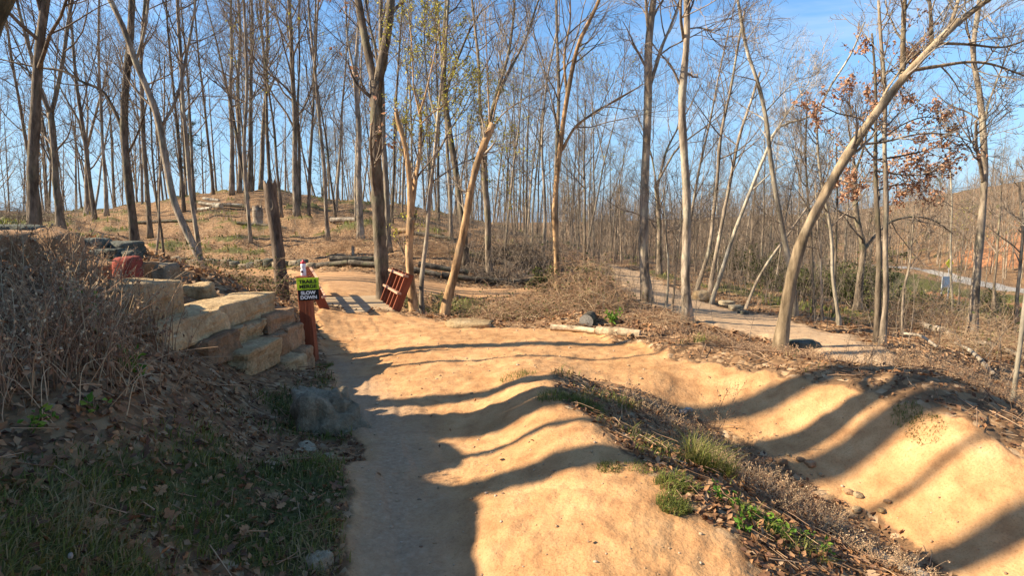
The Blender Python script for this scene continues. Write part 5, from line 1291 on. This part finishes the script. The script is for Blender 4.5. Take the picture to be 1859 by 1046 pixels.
# tufts of grass that stand alone
def tuft(label, px, py, n, h, spread, tmin, tmax, seed, lean=.9, w=.0022):
    q = hit(px, py); gg = np.random.default_rng(seed); mb = MB()
    a = gg.uniform(0, 6.28, n); r = spread * np.sqrt(gg.random(n)); x = r * np.cos(a); y = r * np.sin(a)
    blades(mb, x, y, H(x + q[0], y + q[1]) - q[2], h * .72, w, lean, gg, gg.uniform(tmin, tmax, n))
    o = mb.obj('grass_tuft', M['grass']); o.location = q; return tag(o, label, 'grass tuft', 'grass tufts along the mound')
for k, a in enumerate([('bright green tuft on the back edge of the mound',1068,742,500,.13,.16,.35,.8),('green tuft left of the bright one on the mound edge',1010,722,350,.10,.18,.3,.8),('low green tuft at the tip of the mound above the path',940,684,300,.08,.2,.3,.95),
    ('tall pale-tipped spiky tuft in the dip',1272,850,420,.34,.10,.5,.95),('smaller spiky tuft right of the tall one',1318,862,200,.24,.08,.5,.95),('dark green tuft on the sand in front of the spiky tuft',1226,880,420,.10,.12,.35,.75),
    ('small round green tuft alone on the sand',1222,922,380,.085,.09,.3,.7),('dark low tuft on the mound crest',1105,852,200,.06,.08,.2,.5),('low tuft right of the dark one on the mound crest',1160,850,180,.05,.1,.3,.7),
    ('broad green patch on the inner slope of the mound',1190,828,160,.08,.16,.3,.8),('weedy green tuft on the lower mound edge',1380,950,260,.10,.16,.4,.85),('green tuft near the bottom of the mound edge',1440,990,220,.10,.16,.4,.85),('bright green tuft on the berm rim',1645,756,260,.07,.12,.5,.85),
    ('low dark green tuft on the berm rim below the bright one',1680,782,240,.07,.14,.2,.5),('green tuft at the foot of the big leaning tree',1432,626,300,.10,.2,.3,.7),('green tuft at the foot of the sign post',590,668,260,.10,.12,.3,.7)]):
    tuft(*a, seed=950 + k)

# dry weeds
def weeds(mb, hm, g, x, y, h, r, spread=.25, heads=True, nb=6, tlo=.1, thi=.9, headsize=.012):
    n = len(x); z = H(x, y)
    d = np.stack([g.normal(0, spread, n), g.normal(0, spread, n), np.ones(n)], -1); d = unit(d)
    L = (h * g.uniform(.5, 1.3, n))[:, None]
    t = np.linspace(0, 1, 5)[None, :, None]; bend = np.stack([g.normal(0, .25, n), g.normal(0, .25, n), -.12 * np.abs(g.normal(0, 1, n))], -1)[:, None, :]
    PP = np.stack([x, y, z - .02], -1)[:, None, :] + d[:, None, :] * L[:, None, :] * t + bend * L[:, None, :] * t ** 2
    R = (r * g.uniform(.6, 1.3, n))[:, None] * np.linspace(1, .4, 5)[None, :]
    mb.tubes(PP, R, 3, tint=g.uniform(tlo, thi, n))
    A, B = grow(g, PP, R, nb, .45, 1, 38, 14, L[:, 0] * .28, 4, .12, .15, .6, r * .35)
    mb.tubes(A, B, 3, tint=g.uniform(tlo, thi, len(A)))
    if heads:
        # seed heads crowd the ends of the side shoots
        b = np.repeat(np.arange(len(A)), 3); s = g.uniform(.35, 1, len(b)) * 2.99; i = s.astype(int); w = (s - i)[:, None]
        leaf_batch(g, hm, A[b, i] * (1 - w) + A[b, np.minimum(i + 1, 3)] * w, headsize, np.array([0, 0, .8]), tint=g.uniform(tlo, thi, len(b)))
mb, hm = MB(), MB()
TH1 = gpoly([(-80,480,4.2),(120,480,5.6),(230,545,5.4),(300,625,5.2),(360,700,4.6),(300,730,3.7),(150,740,2.9),(-60,760,2.4)])
x, y = sample(g, 14000, -50, -22, 2.2, 7.5); s_ = sdf(TH1, x, y); x, y = keep(x, y, g.random(len(x)) < np.clip(s_ * 2.2 + .1, 0, 1) * np.clip(.55 + .6 * fbm(x * 1.5, y * 1.5, octaves=2), .1, 1)); x, y = x[:620], y[:620]
hgt = .27 + .06 * np.hypot(x, y) * np.clip(.8 + .4 * fbm(x + 5, y, octaves=2), .5, 1.2)
weeds(mb, hm, g, x, y, np.clip(hgt, .25, .72), 0.0042, .13, nb=2, tlo=.15, thi=1, headsize=.02)
k_ = g.integers(0, len(x), 600); leaf_batch(g, hm, np.stack([x[k_] + g.normal(0, .04, 600), y[k_] + g.normal(0, .04, 600), H(x[k_], y[k_]) + g.uniform(.03, .3, 600)], -1), .05, np.array([0, 0, -.5]), tint=g.uniform(0, .6, 600))
# long pale canes leaning across the thicket
for k in range(22):
    q = hit(g.uniform(0, 330), g.uniform(600, 780)); az = g.uniform(-1.2, 4.4); Lc = g.uniform(.25, .8)
    e = q + np.array([math.cos(az) * Lc * .8, math.sin(az) * .25 * Lc, .3 * Lc + .1]); mid = (q + e) / 2 + [0, 0, .12]
    mb.tubes(smooth_line([q, mid, e], 7), np.linspace(.003, .0012, 7), 4, tint=g.uniform(.6, .95))
stuff(mb, 'dead_weed_stalks', 'straw', 'tangle of dry brown weed stalks on the left bank'); stuff(hm, 'weed_seed_heads', 'straw', 'small dry seed heads on the dead weeds')
mb, hm = MB(), MB()
R1 = gpoly([(1500,706,5.9),(1620,700,7.0),(1720,690,8.2),(1859,700,8.6),(2000,760,7),(1950,840,4.8),(1859,835,4.5),(1700,765,5.4),(1580,728,5.8)])
x, y = sample(g, 9000, 24, 50, 4, 10); x, y = keep(x, y, (sdf(R1, x, y) > 0) & (g.random(len(x)) < .5 + .5 * fbm(x * 1.2, y * 1.2, octaves=2))); x, y = x[:900], y[:900]
weeds(mb, hm, g, x, y, np.full(len(x), .34), .0022, .25, nb=4, tlo=.2, thi=.9)
R2 = gpoly([(1175,628,8.6),(1300,640,7.6),(1420,668,6.9),(1520,700,6.2),(1560,680,7.6),(1460,648,8.6),(1330,630,9.4),(1250,614,10.2),(1190,612,10.0)])
x, y = sample(g, 9000, 10, 34, 6, 12.5); x, y = keep(x, y, sdf(R2, x, y) > 0); x, y = x[:1200], y[:1200]
weeds(mb, hm, g, x, y, np.full(len(x), .16), .002, .5, nb=4, tlo=.1, thi=.85)
R3 = gpoly([(1120,700,6.2),(1250,740,5.5),(1400,810,4.8),(1560,900,4.0),(1700,1000,3.4),(1700,1046,3.0),(1560,980,3.3),(1400,900,3.9),(1250,820,4.5),(1130,740,5.4)])
x, y = sample(g, 9000, 8, 42, 2.8, 7); x, y = keep(x, y, sdf(R3, x, y) > .05); x, y = x[:1100], y[:1100]
weeds(mb, hm, g, x, y, np.full(len(x), .17), .0018, .55, nb=3, tlo=.35, thi=1, headsize=.010)
stuff(mb, 'dry_weeds', 'straw', 'dry weeds beyond the berm and in the dip'); stuff(hm, 'dry_seed_heads', 'straw', 'seed heads on the dry weeds')
def weed_plant(label, spots, h, r, seed, headsize=.014):
    for (px, py) in spots:
        q = hit(px, py); gg = np.random.default_rng(seed + int(px)); mb, hm = MB(), MB()
        n = 3; x = q[0] + gg.normal(0, .03, n); y = q[1] + gg.normal(0, .03, n)
        weeds(mb, hm, gg, x, y, np.full(n, h), r, .12, nb=12, tlo=.3, thi=.7, headsize=headsize)
        root = thing('dry_weed', label.get(px) if isinstance(label, dict) else label, 'weed', tuple(q), 0, 'tall dry weeds in the dip')
        for m_, nm in ((mb, 'stems'), (hm, 'seed_heads')):
            m_.v = [v - q for v in m_.v]; m_.obj(nm, M['straw'], root)['kind'] = 'stuff'
weed_plant({1275: 'tall dry weed in the dip, leftmost of the thin upright clump', 1288: 'tall dry weed in the dip, middle of the thin upright clump', 1300: 'tall dry weed in the dip, right side of the thin upright clump', 1258: 'short dry weed just left of the upright clump in the dip', 1138: 'sparse dry weed standing behind the bright green tuft', 1128: 'low dry weed beside the sparse one behind the bright tuft'},
           [(1275,800),(1288,804),(1300,800)], .52, .0032, 40)
weed_plant({1258: 'short dry weed just left of the upright clump in the dip', 1138: 'sparse dry weed standing behind the bright green tuft', 1128: 'low dry weed beside the sparse one behind the bright tuft'}, [(1258,796),(1138,742),(1128,770)], .30, .0026, 50)

# green leafy weeds
def leafy(name, label, px, py, h, n, size, seed, Y=None, cat='plant', group=None, spread=.5):
    q = stand(px, py, Y) if Y else hit(px, py); gg = np.random.default_rng(seed); root = thing(name, label, cat, tuple(q), 0, group)
    k = 5; PP, RR = grow(gg, np.array([[(0, 0, -.02), (0, 0, .02)]], float), np.full((1, 2), .004), k, 0, 1, 30, 14, h, 6, .12, .12, .8, .002)
    MB().tubes(PP, RR, 3, tint=.4).obj('stems', M['straw'], root)
    mb = MB(); leaves_on(gg, mb, PP, n, size, -.3); mb.obj('leaves', M['weed_leaf'], root)
for k, a in enumerate([('green leafy weed growing tall among the dead stalks at the left',163,600,.36,60,.055),('green sprig low in the dead stalks above the shaded bank',230,672,.18,40,.045),('pair of bright green leaves at the lower edge of the thicket',172,752,.10,14,.05),
    ('green weed half hidden by stalks left of the tan wall',215,560,.16,26,.045),('small green weed at the far left of the thicket',60,780,.14,36,.035),('green weed on the leafy slope under the wall',245,690,.14,40,.04)]):
    leafy('green_weed', a[0], a[1], a[2], a[3], a[4], a[5], 70 + k, group='green weeds in the left thicket')
leafy('green_plant', 'bright lime green plant beside the round log end', 1112, 588, .28, 160, .06, 90, 10.9)
for k, (px, py) in enumerate([(1300,905),(1335,925),(1360,940),(1395,958),(1420,975),(1460,985),(1350,965),(1500,1010)]):
    leafy('low_weed', 'low green rosette weed on the leafy mound edge', px, py, .07, 34, .03, 100 + k, group='low green weeds on the mound edge')

# tangled vines over the brush heap
def heap(name, label, px, py, Y, w, hgt, n, seed, mat='straw', r=.004, group=None, cat='brush', leaf=0):
    q = stand(px, py, Y); gg = np.random.default_rng(seed); root = thing(name, label, cat, tuple(q), 0, group)
    a = gg.uniform(0, 6.28, n); rr = np.sqrt(gg.random(n)) * w; s = np.stack([rr * np.cos(a), rr * np.sin(a) * .6, gg.random(n) * hgt * np.clip(1 - (rr / w) ** 2, 0.05, 1)], -1)
    s[:, 2] += H(s[:, 0] + q[0], s[:, 1] + q[1]) - q[2]
    d = unit(np.stack([gg.normal(0, 1, n), gg.normal(0, .6, n), np.abs(gg.normal(.1, .5, n))], -1)); PP = np.empty((n, 7, 3)); PP[:, 0] = s; L = gg.uniform(.3, 1.1, n)[:, None] * w * .8
    for i in range(1, 7):
        d = unit(d + gg.normal(0, .22, d.shape) + [0, 0, -.16]); PP[:, i] = PP[:, i - 1] + d * L / 6
    gz = H(PP[..., 0] + q[0], PP[..., 1] + q[1]) - q[2]; PP[..., 2] = np.maximum(PP[..., 2], gz + .01)
    mb = MB().tubes(PP, gg.uniform(.5, 1.3, n)[:, None] * r * np.linspace(1, .5, 7)[None], 3, tint=gg.uniform(0, 1, n))
    A, B = grow(gg, PP, np.full((n, 7), r * .8), 3, .2, 1, 45, 15, L[:, 0] * .35, 4, .0, .2, .7, r * .5); mb.tubes(A, B, 3, tint=gg.uniform(0, 1, len(A)))
    mb.obj('stems', M[mat], root)
    if leaf:
        lm = MB(); leaves_on(gg, lm, A, leaf, .06, 0); lm.obj('leaves', M['shrub'], root)
heap('brush_heap', 'big mound of tangled brown vines around the orange trunk', 1052, 560, 13.2, 1.1, 1.35, 900, 1, leaf=700)
heap('brush_heap', 'lower tangle of vines behind the round log end', 1040, 578, 12.3, 1.1, .5, 600, 2, leaf=260)
heap('brush_heap', 'tangle of dry stems on the gully edge behind the slab', 940, 578, 12.4, 1.0, .45, 600, 3, leaf=420)
heap('brush_heap', 'dry brambles sloping to the trail right of the pale log', 1190, 604, 10.8, .6, .2, 300, 4)
heap('brush_heap', 'green-tinged vines in the gully by the leaning broken trunk', 850, 566, 14.2, 1.3, .6, 500, 5, leaf=1300)
heap('brush_heap', 'green undergrowth left of the bridge behind the wall', 425, 530, 12.6, 1.3, .5, 450, 6, leaf=1700)
heap('brush_pile', 'dark pile of cut branches on the slope behind the leaning broken trunk', 940, 440, 24, 1.7, .9, 500, 7, mat='twig', r=.014)
heap('brush_pile', 'low heap of grey branches above the edging logs at right', 930, 500, 21, 1.8, .35, 380, 8, mat='twig', r=.012)
heap('brush_heap', 'pale dry tangle on the hillside right of the big forked trunk', 790, 445, 24, 1.0, .7, 420, 9, leaf=60)
heap('brush_heap', 'tawny dry tangle on the slope left of the big forked trunk', 625, 455, 25, .9, .7, 420, 10)
heap('brush_heap', 'grey twiggy brush along the far left edge of the hill', 25, 392, 34, 3.2, 1.3, 500, 11, mat='twig', r=.012)
heap('brush_heap', 'tangled brush in the gully at the right edge', 1810, 640, 11.5, 1.4, .6, 700, 12, leaf=260)
heap('brush_heap', 'grey-green tangle below the mottled grey trunk', 1720, 610, 15, 1.6, .9, 700, 13, leaf=500)
heap('brush_heap', 'brown brush beside the oak pair', 1660, 590, 14.5, 1.2, .7, 500, 14, leaf=200)

# undergrowth: thin shoots all through the wood
def shoots(mb, g, x, y, h, r, nb=5, n2=3):
    n = len(x); z = H(x, y); d = unit(np.stack([g.normal(0, .16, n), g.normal(0, .16, n), np.ones(n)], -1)); L = h * g.uniform(.45, 1.4, n); rm = float(np.mean(r))
    t = np.linspace(0, 1, 6)[None, :, None]; bend = np.stack([g.normal(0, .16, n), g.normal(0, .16, n), 0 * x], -1)[:, None, :]
    PP = np.stack([x, y, z - .05], -1)[:, None, :] + (d * L[:, None])[:, None, :] * t + bend * L[:, None, None] * t ** 2
    RR = (r * g.uniform(.6, 1.4, n))[:, None] * np.linspace(1, .3, 6)[None]
    tt = g.random(n); mb.tubes(PP, RR, 3, tint=tt)
    A, B = grow(g, PP, RR, nb, .25, 1, 45, 14, L * .32, 4, .10, .16, .55, rm * .32); mb.tubes(A, B, 3, tint=np.repeat(tt, nb))
    A2, B2 = grow(g, A, B, n2, .3, 1, 40, 14, lengths(A) * .5, 3, .05, .2, .7, rm * .25); mb.tubes(A2, B2, 3, tint=np.repeat(tt, nb * n2))
mb = MB()
x, y = sample(g, 6200, -54, 56, 20, 62); x, y = keep(x, y, (bare(x, y) < .1) & (f_grass(x, y) < .75) & ~((x < -3) & (np.hypot(x, y) < 30) & (g.random(len(x)) < .8)) & (g.random(len(x)) < np.where(x < -6, .22, np.where(np.arctan2(x, y) > .55, .15, .45)))); r_ = np.hypot(x, y)
shoots(mb, g, x, y, np.where(x < -6, 1.3, 2.3) * (.7 + .012 * r_), .004 + .00018 * r_)
stuff(mb, 'undergrowth', 'twig_far', 'thin leafless shoots and brush through the wood')
mb = MB()
x, y = sample(g, 900, 8, 46, 11.5, 26); x, y = keep(x, y, (bare(x, y) < .1) & (g.random(len(x)) < np.where(np.arctan2(x, y) > .5, .28, .6))); shoots(mb, g, x, y, np.full(len(x), 1.5), .006)
stuff(mb, 'valley_brush', 'twig_far', 'leafless brush in the valley beyond the gravel trail')
# green shrubs
def shrub(label, px, py, Y, w, h, n, seed, size=.09, mat='shrub'):
    q = stand(px, py, Y); gg = np.random.default_rng(seed); root = thing('shrub', label, 'shrub', tuple(q), 0, 'green shrubs in the valley')
    PP, RR = grow(gg, np.array([[(0, 0, -.05), (0, 0, .1)]], float), np.full((1, 2), .03), 14, 0, 1, 38, 20, h, 6, .08, .14, .6, .01)
    A, B = grow(gg, PP, RR, 7, .2, 1, 45, 15, w * .5, 5, .04, .2, .6, .006)
    MB().tubes(PP, RR, 4).tubes(A, B, 3).obj('stems', M['twig'], root)
    lm = MB(); leaves_on(gg, lm, A, n, size, .0); lm.obj('leaves', M[mat], root)
for k, a in enumerate([('green shrub behind the big leaning trunk at the trail edge',1462,545,22,1.6,1.8,2400),('green shrub left of the crooked dark tree',1520,540,24,1.6,1.7,2200),('dark evergreen shrub at the foot of the crooked dark tree',1545,555,20,1.2,1.6,2000),('tall green shrub behind the oak pair',1580,530,26,1.6,2.4,2400),
    ('low green shrub right of the oak pair',1650,575,19,1.0,1.0,1500),('green shrub near the trail between leaning pole and leaning tree',1390,545,26,1.8,1.8,2000),('dim green shrub under the thin trees right of the pale boulder',1330,520,30,2,1.8,1800),('olive shrub by the white sign',1690,565,25,1.2,.9,1300),
    ('olive shrub low at the right edge',1830,610,17,1.1,.8,1400),('green shrub at the field edge behind the mottled trunk',1790,585,22,1.0,.8,1200),('dark green shrub against the brush heap trunk',990,500,17,.5,.8,900)]):
    shrub(*a, seed=1200 + k)

gg_r = np.random.default_rng(5)
# far wood on the slopes and ridge: reads as one mass
def mass(name, label, n, th0, th1, r0, r1, hmin, hmax, seed, mat, cond=None, twigs=14, rmin=.012):
    gg = np.random.default_rng(seed); x, y = sample(gg, n, th0, th1, r0, r1); m = (bare(x, y) < .1) & (f_clay(x, y) < .95)
    if cond is not None: m &= cond(x, y)
    x, y = keep(x, y, m); n = len(x); z = H(x, y); L = gg.uniform(hmin, hmax, n); d = unit(np.stack([gg.normal(0, .08, n), gg.normal(0, .08, n), np.ones(n)], -1))
    t = np.linspace(0, 1, 5)[None, :, None]; PP = np.stack([x, y, z - .2], -1)[:, None, :] + (d * L[:, None])[:, None] * t; RR = (L * .009)[:, None] * np.linspace(1, .25, 5)[None]
    tt = gg.random(n); mb = MB().tubes(PP, RR, 4, tint=tt)
    A, B = grow(gg, PP, RR, twigs, .18, .98, 45, 12, L * .26, 4, .14, .13, .45, rmin * 1.5); mb.tubes(A, B, 3, tint=np.repeat(tt, twigs))
    A2, B2 = grow(gg, A, B, 5, .2, 1, 42, 14, lengths(A) * .5, 3, .06, .15, .7, rmin); mb.tubes(A2, B2, 3, tint=np.repeat(tt, twigs * 5))
    return stuff(mb, name, mat, label)
mass('far_woods', 'leafless wood on the far slope and ridge', 800, 4, 62, 82, 175, 7, 12, 1300, 'twig_far')
mass('hill_woods', 'bare trees receding over the left hill and behind', 190, -60, 6, 70, 150, 11, 17, 1301, 'twig_far')
mass('valley_thicket', 'grey thicket filling the valley behind the gravel trail', 230, 7, 40, 30, 82, 2.5, 6, 1302, 'twig_far', cond=lambda x, y: (f_grass(x, y) < .4) & ((np.arctan2(x, y) < .5) | (gg_r.random(len(x)) < .35)), twigs=10, rmin=.007)

# pebbles and clods on the sand, twigs on the ground
ico = rock_mesh('pebbles', (1, 1, 1), 5, 3, 2.4, .1); iv = np.empty(len(ico.vertices) * 3, np.float32); ico.vertices.foreach_get('co', iv); iv = iv.reshape(-1, 3)
iq = np.array([list(p.vertices) for p in ico.polygons]); bpy.data.meshes.remove(ico)
x, y = sample(g, 7000, -30, 44, 2.1, 12); x, y = keep(x, y, (bare(x, y) > .4) & (g.random(len(x)) < .25 + .75 * np.clip(fbm(x * 1.3, y * 1.3, octaves=3), 0, 1))); n = len(x)
sz = .003 + .016 * g.random(n) ** 4 * np.clip(np.hypot(x, y) / 3, .8, 2); sc = np.stack([sz * g.uniform(.8, 1.6, n), sz * g.uniform(.8, 1.4, n), sz * g.uniform(.5, .9, n)], -1)
vv = (iv[None] * sc[:, None, :] + np.stack([x, y, H(x, y) + sz * .15], -1)[:, None, :]).reshape(-1, 3)
mb = MB().add(vv, (iq[None] + (np.arange(n) * len(iv))[:, None, None]).reshape(-1, 4), None, np.repeat(g.random(n), len(iv)))
M['pebble'] = tint_mat('pebble', [(0, (0.20, 0.13, 0.08)), (.5, (0.36, 0.23, 0.12)), (1, (0.45, 0.35, 0.25))], .9)
stuff(mb, 'pebbles', 'pebble', 'small pebbles and clods on the dirt')
mb = MB(); x, y = sample(g, 2600, -46, 46, 2.6, 22); x, y = keep(x, y, (bare(x, y) < .3) & (g.random(len(x)) < np.where(x < -.4, .35, 1))); n = len(x); az = g.uniform(0, 6.28, n); L = g.uniform(.08, .3, n) * np.clip(np.hypot(x, y) / 5, .6, 3)
e = np.stack([np.cos(az), np.sin(az)], -1) * L[:, None]; t = np.linspace(-.5, .5, 4)
px_ = x[:, None] + e[:, :1] * t; py_ = y[:, None] + e[:, 1:] * t
PP = np.stack([px_, py_, H(px_, py_) + .02 + g.random((n, 1)) * .05], -1); mb.tubes(PP, np.full((n, 4), 1) * (g.uniform(.002, .005, n) * np.clip(np.hypot(x, y) / 6, .7, 2.5))[:, None], 3, tint=g.random(n) * .7)
stuff(mb, 'fallen_twigs', 'straw', 'broken twigs lying on the ground')
